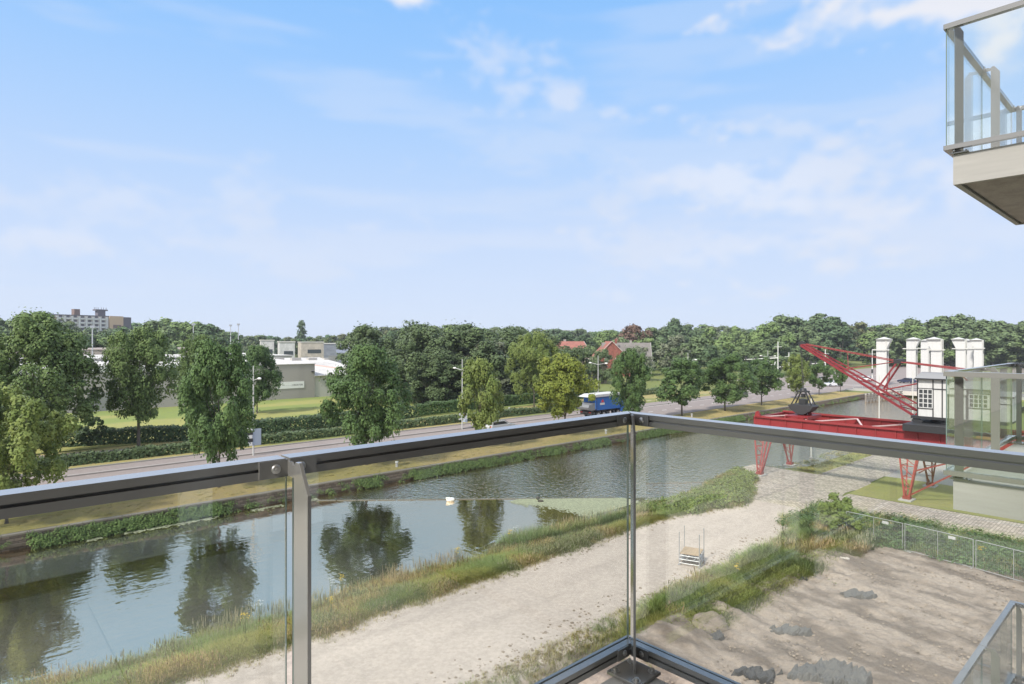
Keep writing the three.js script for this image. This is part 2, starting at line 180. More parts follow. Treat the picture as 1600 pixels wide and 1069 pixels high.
function balcony(label, a, slabTop, railTop, len = 3.288, mid = 1.455, midFromRight = true, paneMat = glassMat) {
  // local: x from the left outer rail face, y from the slab top, z = -w
  const t = thing('balcony', label, 'balcony', [a, slabTop, 0], 0, undefined), rt = railTop - slabTop, lt = 12 - 1.266 - 10.643; // heights of the two rails' tops
  const li = RW, ri = len - RW, fi = -(WF - RW), back = 0.9, xm = midFromRight ? ri - mid : li + mid;
  part('slab', [box(len - 0.13, 0.26, 2.47, len / 2, -0.13, -0.335), box(len - 0.13, 0.032, 0.05, len / 2, -0.276, -1.545), box(0.05, 0.032, 2.41, 0.09, -0.276, -0.315), box(0.05, 0.032, 2.41, len - 0.09, -0.276, -0.315)], concrete, t);
  part('soffit', box(len - 0.24, 0.02, 2.36, len / 2, -0.27, -0.315), shadedSoffitM, t);
  for (let i = 0; i < 4; i++) for (let j = 0; j < 2; j++) part('floor_tile', box((len - 0.5) / 4 - 0.012, 0.008, 1.05, 0.25 + (i + 0.5) * (len - 0.5) / 4, 0.0045, -1.32 + 0.53 + j * 1.062), concrete, t);
  for (const [y, prof, nm] of [[rt, topProf, 'top_rail'], [lt, lowProf, 'bottom_rail']]) {
    const br = (x, z, ry) => box(0.072, RH - 0.003, 0.006, 0, 0, 0).rotateY(ry).translate(x, y - RH / 2, z);
    const spans = [[li, xm - 0.005, 1, 0], [xm + 0.005, ri, 0, 1]];
    spans.forEach(([x0, x1, m0, m1], k) => {
      const g = rail(prof, x1 - x0 - (m0 || m1 ? 0.0025 : 0), m0, m1).rotateY(Math.PI / 2).translate(x0 + (m0 ? 0.0025 : 0), y, fi), r = part(nm, g, railMat, t), zz = fi + 0.0031;
      for (const [x, i] of [[k ? x0 + 0.034 : x1 - 0.034, 0], [k ? x1 - 0.055 : x0 + 0.055, 1]]) { part('bracket', br(x, zz, 0), railMat, r); part('bolt', domeBolt(x - (k ? 1 : -1) * (i ? -0.006 : 0.006), y - RH / 2, zz + 0.003, 0), boltMat, r); }
    });
    for (const sgn of [-1, 1]) {
      const L = back + WF - RW - 0.0025, g = rail(prof, L, sgn > 0 ? 1 : 0, sgn > 0 ? 0 : 1);
      if (sgn > 0) g.translate(ri, y, fi + 0.0025); else g.rotateY(Math.PI).translate(li, y, back);
      const r = part(nm, g, railMat, t), x = sgn > 0 ? ri - 0.0031 : li + 0.0031;
      part('bracket', br(x, fi + 0.055, Math.PI / 2), railMat, r); part('bolt', domeBolt(x - sgn * 0.003, y - RH / 2, fi + 0.058, -sgn * Math.PI / 2), boltMat, r);
    }
  }
  // posts: flat bars standing square to the rails, at 45 degrees in the corners
  const post = (x, z, turn, d0) => {
    const g = extrude([[d0, 0.018], [d0, rt - 0.014], [d0 + 0.012, rt - 0.002], [d0 + 0.03, rt - 0.002], [d0 + 0.08, rt - 0.075], [d0 + 0.08, 0.018]], 0.008, 0.001), tab = (y) => extrude([[0.004, y - 0.044], [0.004, y - 0.006], [d0 * 0.55, y - 0.006], [d0 * 0.75, y - 0.014], [d0 - 0.0015, y - 0.012], [d0 - 0.0015, y - 0.044]], 0.006).translate(0, 0, 0.001);
    const p = part('post', merge([g.translate(0, 0, -0.004), tab(rt).translate(0, 0, -0.004), tab(lt).translate(0, 0, -0.004)]).rotateY(turn).translate(x, 0, z), railMat, t);
    const dx = Math.cos(turn), dz = -Math.sin(turn), corner = Math.abs(dx) > 0.1, cx = x + dx * (corner ? 0.083 : 0.1), cz = z + dz * (corner ? 0.083 : 0.1);
    part('base_plate', rbox(0.155, 0.014, 0.155, cx, 0.01, cz, 0.003), railMat, p);
    for (const i of [-1, 1]) for (const j of [-1, 1]) part('anchor_bolt', hexBolt(cx + i * 0.052, 0.017, cz + j * 0.052), boltMat, p);
  };
  post(xm, fi, -Math.PI / 2, 0.05); post(ri, fi, -Math.PI * 0.75, 0.026); post(li, fi, -Math.PI / 4, 0.026);
  // glass between the rails
  const y0 = lt - 0.014, y1 = rt - RH + 0.002, gh = y1 - y0, gz = -(WF - 0.02), pane = (sx, sz, x, z) => { const p = part('glass_pane', box(sx, gh, sz, x, (y0 + y1) / 2, z), paneMat, t), e = 0.0012; const along = sx > sz; for (const q of [-1, 1]) part('glass_edge', along ? box(e, gh, sz - 0.001, x + q * (sx / 2 + e), (y0 + y1) / 2, z) : box(sx - 0.001, gh, e, x, (y0 + y1) / 2, z + q * (sz / 2 + e)), edgeMat, p); };
  const xl = 0.03, xr = len - 0.03, g0 = xm - 0.011 + 0.02, g1 = xm + 0.011 + 0.02;
  pane(g0 - xl, 0.011, (xl + g0) / 2, gz); pane(xr - g1, 0.011, (xr + g1) / 2, gz);
  for (const x of [0.02, len - 0.02]) { pane(0.011, 2.44, x, gz + 0.022 + 1.22); }
  return t;
}
const A0 = 2.158 - 3.288, A1 = 7.155;
balcony('grey steel and glass balcony corner in the foreground, where the viewer stands', A0, 10.643, 11.693, 3.288, 1.455, true, glassNear);
balcony('balcony with a taller glass railing right above the viewer', A0, 13.8, 15.07);
balcony('glass railed balcony level with the viewer at the right, in front of the crane house', A1, 10.643, 11.693, 3.288, 1.44, false);
balcony('upper balcony with pale concrete slab and tall glass railing against the sky', A1, 13.8, 15.07, 3.288, 1.44, false);
balcony('lower balcony whose glass railing corner shows above the bare soil at bottom right', A1, 7.483, 8.533, 3.288, 1.44, false);
{ // the facade behind the balconies: what the glass mirrors
  const t = thing('apartment_building', 'pale apartment building that carries the glass balconies, behind the viewer', 'building', [0, 0, 0]), wall = std([0.17, 0.13, 0.105], 0.9, 0, { map: rep(brickTex, 2.2) }), frame = std([0.8, 0.8, 0.78], 0.5), dark = std([0.03, 0.035, 0.04], 0.08);
  const lev = [1.2, 4.323, 7.483, 10.643, 13.803, 16.96], open = [[-1, 2.05], [7.3, 10.3]];
  part('wall', [box(16, 22, 10, 3.5, 11, 6.3)], wall, t);
  for (const y of lev) for (const [x0, x1] of open) {
    const f = part('window', [box(0.2, 2.4, 0.08, x0 + 0.1, y + 1.3, 1.26 - 0.004), box(0.2, 2.4, 0.08, x1 - 0.85, y + 1.3, 1.256), box(0.12, 2.4, 0.08, x1 - 0.06, y + 1.3, 1.256), box(x1 - x0, 0.14, 0.1, (x0 + x1) / 2, y + 2.57, 1.25), box(x1 - x0, 0.12, 0.16, (x0 + x1) / 2, y + 0.06, 1.22)], frame, t);
    part('pane', box(x1 - x0 - 0.1, 2.35, 0.03, (x0 + x1) / 2, y + 1.3, 1.284), dark, f);
  }
}
// ------------------------------------------------------------------ trees, hedges, grass
function leafMesh(n) { return { p: new Float32Array(n * 12), nn: new Float32Array(n * 12), c: new Float32Array(n * 12), ix: new Uint32Array(n * 6), k: 0 }; }
const _a = V(), _b = V(), _n = V(), _t = V();
function leaf(m, x, y, z, nx, ny, nz2, L, W, col, R, soft) { // a leaf folded along its middle
  _n.set(nx, ny, nz2).normalize(); _t.set(R() - 0.5, R() - 0.7, R() - 0.5); _a.copy(_t).addScaledVector(_n, -_t.dot(_n)).normalize(); _b.crossVectors(_n, _a);
  const k = m.k++, o = k * 12, dip = W * 0.22, q = [[_a, L / 2, 0, 0], [_b, W / 2, 1, -dip], [_a, -L / 2, 0, 0], [_b, -W / 2, 1, -dip]];
  for (let i = 0; i < 4; i++) { const [d, l, , dd] = q[i]; m.p[o + i * 3] = x + d.x * l + _n.x * dd; m.p[o + i * 3 + 1] = y + d.y * l + _n.y * dd; m.p[o + i * 3 + 2] = z + d.z * l + _n.z * dd; const sg = q[i][1] * q[i][2] > 0 ? 0.35 : q[i][2] ? -0.35 : 0; m.nn[o + i * 3] = soft[0] + _n.x + _b.x * sg; m.nn[o + i * 3 + 1] = soft[1] + _n.y + _b.y * sg; m.nn[o + i * 3 + 2] = soft[2] + _n.z + _b.z * sg; m.c.set(col, o + i * 3); }
  m.ix.set([k * 4, k * 4 + 1, k * 4 + 2, k * 4, k * 4 + 2, k * 4 + 3], k * 6);
}
function leafGeo(m) {
  const g = new THREE.BufferGeometry(), n = m.k;
  g.setAttribute('position', new THREE.BufferAttribute(m.p.slice(0, n * 12), 3)); const nn = m.nn.slice(0, n * 12); for (let i = 0; i < n * 4; i++) { const l = Math.hypot(nn[i * 3], nn[i * 3 + 1], nn[i * 3 + 2]) || 1; nn[i * 3] /= l; nn[i * 3 + 1] /= l; nn[i * 3 + 2] /= l; }
  g.setAttribute('normal', new THREE.BufferAttribute(nn, 3)); g.setAttribute('color', new THREE.BufferAttribute(m.c.slice(0, n * 12), 3)); g.setIndex(new THREE.BufferAttribute(m.ix.slice(0, n * 6), 1)); return g;
}
const leafMat = new THREE.MeshPhysicalMaterial({ vertexColors: true, roughness: 0.72, transmission: 0.3, thickness: 0, ior: 1.35, specularIntensity: 0.6, side: THREE.DoubleSide });
const farLeaf = new THREE.MeshStandardMaterial({ vertexColors: true, roughness: 0.9, side: THREE.DoubleSide });
const bark = std([0.16, 0.135, 0.11], 0.95, 0, { map: rep(barkTex, 1), bumpMap: rep(barkTex, 0.6), bumpScale: 0.01 });
const SPECIES = {
  maple: { dark: [0.067, 0.126, 0.040], light: [0.140, 0.220, 0.073] }, lime: { dark: [0.095, 0.158, 0.047], light: [0.201, 0.272, 0.093] },
  yellow: { dark: [0.149, 0.196, 0.032], light: [0.287, 0.322, 0.063] }, wood: { dark: [0.084, 0.126, 0.053], light: [0.157, 0.214, 0.093] },
  fresh: { dark: [0.130, 0.195, 0.046], light: [0.247, 0.293, 0.085] }, dark: { dark: [0.056, 0.101, 0.044], light: [0.112, 0.164, 0.073] }, copper: { dark: [0.12, 0.075, 0.055], light: [0.2, 0.13, 0.095] }, grey: { dark: [0.117, 0.143, 0.091], light: [0.221, 0.240, 0.150] },
};
// crown in a unit height: from y = base to 1, greatest radius r (in crown heights of 1)
function crown(seed, { n = 9000, r = 0.42, base = 0.2, L = 0.026, sp = 'maple', clumps = 70, peak = 0.45, top = 0.75, open = 0.0, flat = 0.8 }) {
  const R = rng(seed), m = leafMesh(n + 10), { dark, light } = SPECIES[sp], K = clumps, cs = [];
  const lob = [0, 1, 2, 3, 4].map(() => R() * 6.28), prof = (t) => (t < peak ? Math.pow(Math.sin((t / peak) * Math.PI / 2), 0.55) : Math.pow(Math.cos(((t - peak) / (1 - peak)) * Math.PI / 2), top));
  // a crown of several boughs (lobes), each carrying leaf clumps on its outside
  const M = Math.max(6, Math.round(5 + K / 14)), lobes = [];
  for (let i = 0; i < M; i++) { const t = (i + 0.35 + 0.3 * R()) / M, a = i * 2.39996 + R() * 1.1, pr = prof(t), lr = r * (0.5 + 0.2 * R()) * (0.55 + 0.45 * pr), rr = Math.max(0, pr * r * (0.86 + 0.34 * R()) - lr * 0.72); lobes.push([Math.cos(a) * rr, Math.min(1 - lr * 0.8, base + (1 - base) * (0.06 + 0.9 * t)), Math.sin(a) * rr, lr]); }
  for (let i = 0; i < K; i++) { const [lx, ly, lz, lr] = lobes[i % M], in_ = R() < 0.2 ? 0.3 : 0.72 + 0.36 * R(); let dx = R() * 2 - 1 + lx * 1.3 / r, dy = R() * 2 - 0.8, dz = R() * 2 - 1 + lz * 1.3 / r; const l = Math.hypot(dx, dy, dz) || 1, cr = (0.05 + 0.06 * R() + 0.03 * R() * R()) * (0.5 + r); cs.push({ x: lx + dx / l * lr * in_, y: Math.max(base * 0.9, ly + dy / l * lr * in_ * 0.85), z: lz + dz / l * lr * in_, cr, tone: R() }); }
  const per = n / K;
  for (const c of cs) {
    const cnt = per * (0.6 + 0.8 * R());
    for (let i = 0; i < cnt && m.k < n; i++) {
      let dx = R() * 2 - 1, dy = R() * 2 - 0.75, dz = R() * 2 - 1; const l = Math.hypot(dx, dy, dz) || 1; dx /= l; dy /= l; dz /= l;
      const q = c.cr * (0.6 + 0.45 * Math.sqrt(R())) * (1 + (R() < 0.1 ? 0.9 * R() : 0)), x = c.x + dx * q, y = c.y + dy * q * flat, z = c.z + dz * q;
      const hx = x, hz = z, k = clamp(0.55 * R() + 0.45 * c.tone), v = 0.85 + 0.3 * R(), col = [0, 1, 2].map((j) => lerp(dark[j], light[j], k) * v), s = L * (0.7 + 0.6 * R());
      leaf(m, x, y, z, dx * 0.7 + (R() - 0.5) * 1.1, dy * 0.5 + 0.55 + (R() - 0.5) * 0.7, dz * 0.7 + (R() - 0.5) * 1.1, s * 1.25, s, col, R, [dx * 0.9 + hx * 0.4, dy * 0.8 + 0.15, dz * 0.9 + hz * 0.4]);
    }
  }
  return { geo: leafGeo(m), cs };
}
function trunk(seed, cr, base, th = 0.016, limbs = 9) { // unit height
  const R = rng(seed), l = [bar(V(0, -0.01, 0), V(0.004, base * 0.9, 0.003), th, 9, th * 0.72), bar(V(0.004, base * 0.88, 0.003), V(0.012, 0.62, -0.008), th * 0.72, 7, th * 0.3), bar(V(0, -0.012, 0), V(0, 0.02, 0), th * 1.5, 9, th)];
  for (const c of cr.slice(0, limbs * 2).filter((_, i) => i % 2 === 0)) l.push(bar(V(0.006, base * 0.75 + R() * (c.y - base * 0.75) * 0.5, 0), V(c.x * 0.85, c.y, c.z * 0.85), th * 0.36, 5, th * 0.12));
  return merge(l);
}
function treeKit(seed, o, count = 2) { return Array.from({ length: count }, (_, i) => { const c = crown(seed + i * 17, o); return { crown: c.geo, trunk: trunk(seed + i * 31, c.cs, o.base ?? 0.2, o.th ?? 0.016) }; }); }
function tree(kit, label, s, w, h, spread = 1, turn = 0, group, name = 'tree', mat = leafMat) {
  const t = thing(name, label, 'tree', [s, 0, -w], turn, group); t.scale.set(h * spread, h, h * spread);
  part('trunk', kit.trunk, bark, t); part('crown', kit.crown, mat, t); return t;
}
const kMaple = treeKit(101, { n: 26000, r: 0.4, base: 0.2, L: 0.0215, sp: 'maple', clumps: 130, peak: 0.42, top: 0.55 }, 4);
const kSmall = treeKit(151, { n: 13000, r: 0.36, base: 0.24, L: 0.027, sp: 'maple', clumps: 95, peak: 0.45, top: 0.5 }, 3);
const kYellow = treeKit(201, { n: 20000, r: 0.42, base: 0.27, L: 0.023, sp: 'yellow', clumps: 95, peak: 0.42 }, 1);
const kFresh = treeKit(211, { n: 24000, r: 0.52, base: 0.24, L: 0.0225, sp: 'fresh', clumps: 80, peak: 0.42, open: 0.2 }, 2);
const kLime = treeKit(221, { n: 34000, r: 0.4, base: 0.17, L: 0.0185, sp: 'lime', clumps: 170, peak: 0.4, top: 0.5, th: 0.022 }, 3);
const kTall = treeKit(231, { n: 30000, r: 0.4, base: 0.29, L: 0.0185, sp: 'lime', clumps: 160, peak: 0.42, top: 0.5, th: 0.022 }, 1);
const kAiry = treeKit(261, { n: 15000, r: 0.35, base: 0.22, L: 0.025, sp: 'fresh', clumps: 120, peak: 0.45, top: 0.55 }, 2);
const kWood = treeKit(241, { n: 14000, r: 0.42, base: 0.06, L: 0.026, sp: 'wood', clumps: 95, peak: 0.4, top: 0.7, th: 0.02 }, 4);
const kFar = [...treeKit(281, { n: 3600, r: 0.44, base: 0.08, L: 0.05, sp: 'wood', clumps: 46, peak: 0.42, top: 0.7, th: 0.02 }, 3), ...treeKit(291, { n: 3600, r: 0.42, base: 0.06, L: 0.05, sp: 'dark', clumps: 46, peak: 0.42, th: 0.02 }, 2), ...treeKit(296, { n: 3600, r: 0.42, base: 0.06, L: 0.05, sp: 'lime', clumps: 46, peak: 0.42, th: 0.02 }, 2)];
const kCopper = treeKit(301, { n: 5000, r: 0.42, base: 0.1, L: 0.04, sp: 'copper', clumps: 80, peak: 0.45 }, 1), kGrey = treeKit(311, { n: 6000, r: 0.4, base: 0.08, L: 0.036, sp: 'grey', clumps: 80, peak: 0.45 }, 1), kPoplar = treeKit(321, { n: 2600, r: 0.16, base: 0.04, L: 0.04, sp: 'dark', clumps: 230, peak: 0.3, top: 0.5 }, 1);

// the row along the canal road, from near to far
const row = [
  ['kFresh0', 2.6, 51.8, 8.5, 0.74, 'pale loose young street tree at far left, nearest of the row on the canal road'],
  ['kMaple0', 16, 53, 11.6, 0.53, 'tall narrow dark green street tree beside the first double lamp post'],
  ['kMaple1', 29.3, 53, 11.2, 0.68, 'broad dense dark green street tree in front of the grey factory wall'],
  ['kAiry0', 43.2, 53, 9.9, 0.58, 'lighter airy street tree beside the lamp post with the red and white board'],
  ['kYellow0', 57, 53, 9.9, 0.84, 'bright yellow-green street tree in front of the blue tipper truck'],
  ['kMaple2', 70.4, 53, 10.4, 0.6, 'dark green street tree hiding the front of the blue tipper truck'],
  ['kSmall0', 85, 54, 8.8, 1.12, 'small street tree with bare trunk right of the truck, first past the railing corner'],
  ['kMaple3', 96.5, 53, 9.2, 1.1, 'dense round street tree, second past the railing corner'],
  ['kSmall1', 109, 52.7, 8.4, 1.0, 'dark small street tree in front of the traffic light mast'],
  ['kAiry1', 125.5, 53.6, 8.8, 0.7, 'thin see-through street tree right above the crane grab'],
  ['kSmall2', 139, 54.4, 7.2, 0.88, 'young street tree standing before the parked white car, under the crane jib'],
  ['kSmall0', 150, 54, 7.6, 0.6, 'last slim street tree by the bridge, crossed by the crane jib'],
];
const kits = { kAiry0: kAiry[0], kAiry1: kAiry[1], kFresh0: kFresh[0], kFresh1: kFresh[1], kMaple0: kMaple[0], kMaple1: kMaple[1], kMaple2: kMaple[2], kMaple3: kMaple[3], kYellow0: kYellow[0], kSmall0: kSmall[0], kSmall1: kSmall[1], kSmall2: kSmall[2] };
row.forEach(([k, s, w, h, sp, label], i) => tree(kits[k], label, s, w, h, sp, i * 1.3, 'street trees along the canal road', 'street_tree'));
// lawn trees across the road
tree(kLime[0], 'huge spreading tree with pale lit top at far left, on the lawn across the road', 5.9, 77.5, 14.1, 0.82, 0.4, 'trees on the lawn', 'lawn_tree');
tree(kTall[0], 'big round-topped tree with dark straight trunk on the lawn, below the flats', 15.3, 78.6, 13.1, 0.66, 2, 'trees on the lawn', 'lawn_tree');
tree(kLime[2], 'lawn tree half hidden behind the tall narrow street tree', 24, 86, 12.4, 0.5, 1, 'trees on the lawn', 'lawn_tree');
tree(kMaple[1], 'dark round tree on the lawn left of the grey factory wall', 36.5, 101.6, 10.8, 0.68, 3, 'trees on the lawn', 'lawn_tree');
const ORD = ['first', 'second', 'third', 'fourth', 'fifth', 'sixth', 'seventh', 'eighth', 'ninth', 'tenth', 'eleventh', 'twelfth', 'thirteenth', 'fourteenth', 'fifteenth', 'sixteenth', 'seventeenth', 'eighteenth', 'nineteenth', 'twentieth', 'penultimate', 'last'];
const bearing = (o) => Math.atan2(o.position.x * 0.741 + o.position.z * 0.672, o.position.x * 0.6715 - o.position.z * 0.741) * 180 / Math.PI;
function labelInOrder(list, say) { // by place from left to right, counted within each named stretch
  const seen = {}; for (const o of list.sort((p, q) => bearing(p) - bearing(q))) { const [a, z] = say(bearing(o), o), k = a + z; seen[z] = (seen[z] ?? -1) + 1; o.userData.label = `${a}, ${ORD[seen[z]]} from left ${z}`; }
}
// the copse right of the factory
{ const R = rng(77); const spots = [[66, 98, 14.2], [73, 94, 14.6], [79, 97, 13.8], [70, 106, 15], [82, 104, 14.5], [88, 96, 13.6], [92, 104, 14.6], [76, 90, 11], [86, 89, 10.5], [98, 97, 13.2], [66, 91, 10], [101, 90, 10.2], [62, 112, 14.6], [94, 88, 9.5]];
  const kinds = ['front bushy', 'tall', 'broad', 'tall back', 'deep green', 'full crowned', 'high back', 'low front', 'low leafy', 'right hand', 'left edge low', 'right edge low', 'left back', 'small right front'];
  labelInOrder(spots.map(([s, w, h], i) => tree(i === 7 ? kGrey[0] : kWood[i % 4], 'copse tree', s, w, h, 0.98 + 0.3 * R(), R() * 6, 'trees of the copse beside the factory', 'copse_tree')), (b, o) => [o.scale.y > 12 ? 'tall dense copse tree' : 'low bushy copse tree', o.scale.y > 12 ? 'in the copse beside the factory' : 'along the front of the copse']); }
tree(kFresh[1], 'pale yellow-green tree rising behind the blue truck and the bright street tree', 74, 76, 12.6, 0.66, 2.2, undefined, 'garden_tree');
tree(kPoplar[0], 'slim dark conifer spire above the factory roofs on the skyline', 190, 440, 26, 0.75, 0, undefined, 'conifer', farLeaf);
// trees beyond: [bearing from the view axis in degrees, distance, height, spread, kit, label]
const H2 = (b) => { const a = b * Math.PI / 180, x = Math.sin(a), z = Math.cos(a); return [0.741 * x + 0.6715 * z, -0.672 * x + 0.741 * z]; };
const place = (b, d) => { const [s, w] = H2(b); return [s * d, w * d]; };
tree(kWood[1], 'garden tree half covering the red brick gable', ...place(8.3, 170), 9.2, 1.0, 1, undefined, 'garden_tree', farLeaf); tree(kGrey[0], 'grey-green garden tree in front of the grey slate roof', ...place(11.6, 185), 9.6, 1.05, 2, undefined, 'garden_tree', farLeaf); tree(kWood[3], 'garden tree left of the red brick gable, before the red tiled roof', ...place(6.9, 190), 9.8, 0.85, 2, undefined, 'garden_tree', farLeaf);
tree(kCopper[0], 'brownish purple copper beech between the red brick gable and the grey roof', ...place(11.2, 250), 17, 1.1, 0, undefined, 'garden_tree', farLeaf);
tree(kGrey[0], 'grey-green willow-like tree right of the grey roofed house', ...place(14.9, 215), 13, 1.1, 1, undefined, 'garden_tree', farLeaf);
tree(kFar[3], 'dark round tree standing alone above the skyline right of the copper beech', ...place(14.8, 330), 22, 0.72, 1, undefined, 'garden_tree', farLeaf);
{
  // belts of trees: heights follow the skyline of the place
  const sky = [[-41, 24], [-38, 22], [-34, 17], [-31.5, 19], [-29, 23], [-27, 22], [-25, 15], [-23, 14], [-19, 12.5], [-15, 14], [-12, 18], [-9, 19], [-5, 20], [-2, 20], [0, 18], [4, 17], [7, 16.5], [10, 17], [13, 17.5], [16, 20], [18, 19], [20, 18], [21.5, 16], [23.3, 25], [25, 25.5], [27, 24], [28.5, 20], [30, 18], [32, 21], [34, 22.5], [35.6, 24.5], [37, 22], [39, 20.5], [42, 19]];
  const hAt = (b) => { let i = 0; while (i < sky.length - 2 && b > sky[i + 1][0]) i++; return lerp(sky[i][1], sky[i + 1][1], clamp((b - sky[i][0]) / (sky[i + 1][0] - sky[i][0]))); };
  const R = rng(555), sky_ = [], garden_ = [], flats_ = [], tower_ = [];
  const belts = [[300, 'treeline tree on the skyline some way behind the buildings', 'trees of the middle treeline', 1.15], [215, 'leafy garden tree among the houses beyond the road', 'trees among the far houses', 0.74]];
  for (const [d, label, group, f] of belts) for (let b = -41; b < 42; b += d > 250 ? 1.35 : 1.6) {
    const bb = b + (R() - 0.5) * 0.8; let dd = d * (0.88 + 0.3 * R()); if (d < 250 && (bb < 9 ? (bb > -27 || bb < -36) : bb > 24 && bb < 41)) continue;
    if (d > 250 && bb < -12 && bb > -26) continue;
    if (d > 250 && bb > -37.4 && bb < -30.4) continue;
    if (d > 250 && bb > 28) dd += 70; const tall = 12 + (hAt(bb) - 12) * 0.78 * dd / 300, h = (d > 250 ? tall * (0.86 + 0.2 * R()) : 9 + 4.5 * R());
    (d > 250 ? sky_ : garden_).push(tree(kFar[Math.floor(R() * 7)], label, ...place(bb, dd), h, (d > 250 ? 0.95 : 1.1) + 0.35 * R(), R() * 6, group, 'distant_tree', farLeaf));
  }
  for (const [b, d, h] of [[-37.5, 420, 26], [-36, 400, 20], [-34.6, 300, 13.5], [-33.2, 290, 14.5], [-32.2, 280, 12.5], [-31, 330, 15], [-35.6, 310, 13]]) flats_.push(tree(kFar[Math.floor(R() * 5)], 'greyish tree standing before the tall flats', ...place(b, d), h, 1.3, R() * 6, 'trees in front of the flats', 'distant_tree', farLeaf));
  // shrubs and trees beside the far end of the canal
  for (const [b, d, h] of [[21, 210, 10], [23, 230, 12], [25.5, 300, 17], [28, 310, 16], [33, 345, 20], [36, 350, 21], [38, 350, 19.5], [40, 340, 19], [30.5, 340, 16], [26.6, 330, 21], [24.4, 320, 21.5], [34.6, 350, 22], [41.5, 330, 19], [31.5, 325, 16], [32.2, 350, 15.5], [33, 330, 15], [35.4, 325, 15], [36.3, 335, 16], [37.2, 325, 16.5], [37.8, 340, 17], [34, 320, 13]]) tower_.push(tree(kFar[Math.floor(R() * 7)], 'full dark tree at the edge of the wood behind the white bridge towers', ...place(b, d), h, 1.25, R() * 6, 'trees behind the bridge towers', 'distant_tree', farLeaf));
  const stretch = (b) => (b < -33 ? 'left of the flats' : b < -20 ? 'right of the flats' : b < 3 ? 'above the copse' : b < 10 ? 'above the blue truck' : b < 21 ? 'right of the red brick gable' : b < 29 ? 'above the crane jib' : 'above the bridge towers');
  labelInOrder(sky_, (b) => ['distant skyline tree', stretch(b)]); labelInOrder(garden_, (b) => ['lower leafy tree before the skyline', stretch(b)]); labelInOrder(flats_, () => ['greyish tree', 'before the tall flats']); labelInOrder(tower_, (b) => ['full dark tree', b < 29 ? 'in the wood edge under the jib' : 'in the wood edge behind the towers']);
  // the far wood, one mass
  const g = kFar[0].crown, spots = []; for (const d of [420, 520, 640, 800, 1000]) for (let b = -46; b < 50; b += 480 / d) spots.push([b + (R() - 0.5) * 0.8, d * (0.94 + 0.12 * R())]);
  const im = new THREE.InstancedMesh(g, farLeaf, spots.length), M = new THREE.Matrix4(), Q = new THREE.Quaternion(), c = new THREE.Color();
  spots.forEach(([b, d], i) => { const [s, w] = place(b, d), h = 12 + (Math.min(hAt(b), 19) - 12) * d / 330 * (d > 600 ? 0.55 : 0.85) + (R() - 0.4) * 3; im.setMatrixAt(i, M.compose(V(s, 0, -w), Q.setFromAxisAngle(UPV, R() * 6), V(h * 1.15, h, h * 1.15))); im.setColorAt(i, c.setRGB(0.8 + 0.4 * R(), 0.85 + 0.3 * R(), 0.8 + 0.4 * R())); });
  im.name = 'far_wood'; im.userData = { kind: 'stuff', label: 'far-off green woodland along the horizon', category: 'woodland' }; shadow(im); scene.add(im);
}
// hedges
function hedge(label, path, width, height, seed, sp = 'dark', dens = 42, L = 0.22, name = 'hedge') {
  const R = rng(seed); let len = 0; for (let i = 1; i < path.length; i++) len += Math.hypot(path[i][0] - path[i - 1][0], path[i][1] - path[i - 1][1]);
  const n = Math.floor(len * (width + 2 * height) * dens), m = leafMesh(n), { dark, light } = SPECIES[sp];
  for (let i = 0; i < n; i++) {
    let d = R() * len, k = 1; while (k < path.length - 1) { const q = Math.hypot(path[k][0] - path[k - 1][0], path[k][1] - path[k - 1][1]); if (d < q) break; d -= q; k++; }
    const [s0, w0] = path[k - 1], [s1, w1] = path[k], q = Math.hypot(s1 - s0, w1 - w0), t = clamp(d / q), s = lerp(s0, s1, t), w = lerp(w0, w1, t), px = -(w1 - w0) / q, pw = (s1 - s0) / q;
    const hh = height * (0.86 + 0.3 * fbm(s * 0.7 + seed, w * 0.5, 3)), ww = width * (0.85 + 0.3 * fbm(s * 0.5, seed + w, 3)), u = R() * (ww + 2 * hh); let off, y, nv;
    if (u < hh) { off = -ww / 2; y = u; nv = [-px, 0.3, pw]; } else if (u < hh + ww) { off = u - hh - ww / 2; y = hh; nv = [0, 1, 0]; } else { off = ww / 2; y = u - hh - ww; nv = [px, 0.3, -pw]; }
    const dent = (R() - 0.75) * 0.25 + (fbm(s * 2.3, y * 2.3 + seed, 3) - 0.5) * 0.35; off += Math.sign(off) * (u >= hh && u < hh + ww ? 0 : dent); y = Math.max(0.02, y + (u >= hh && u < hh + ww ? dent : 0));
    if (R() < 0.3) { off *= 0.45; y *= 0.85; } const kk = clamp(0.6 * R() + 0.5 * fbm(s * 1.5, y * 2 + w, 3) - 0.1), v = 0.85 + 0.3 * R(), col = [0, 1, 2].map((j) => lerp(dark[j], light[j], kk) * v), e = L * (0.6 + 0.7 * R());
    leaf(m, s + px * off, y, -(w + pw * off), nv[0] + (R() - 0.5) * 1.3, nv[1] + (R() - 0.3), nv[2] + (R() - 0.5) * 1.3, e * 1.3, e, col, R, nv.map((x) => x * 0.8));
  }
  const t = thing(name, label, 'hedge', [0, 0, 0]); part('foliage', leafGeo(m), leafMat, t);
  part('stem', path.slice(1).flatMap(([s1, w1], i) => { const [s0, w0] = path[i], q = Math.hypot(s1 - s0, w1 - w0), l = []; for (let d = 0.4; d < q; d += 0.9) { const k = d / q; l.push(bar(V(lerp(s0, s1, k), 0, -lerp(w0, w1, k)), V(lerp(s0, s1, k), height * 0.7, -lerp(w0, w1, k)), 0.03, 5)); } return l; }), bark, t); return t;
}
hedge('low clipped hedge along the far kerb of the canal road', [[-25, 72], [20, 72], [50, 71.9], [86, 72.2]], 1.3, 1.05, 11, 'wood', 60);
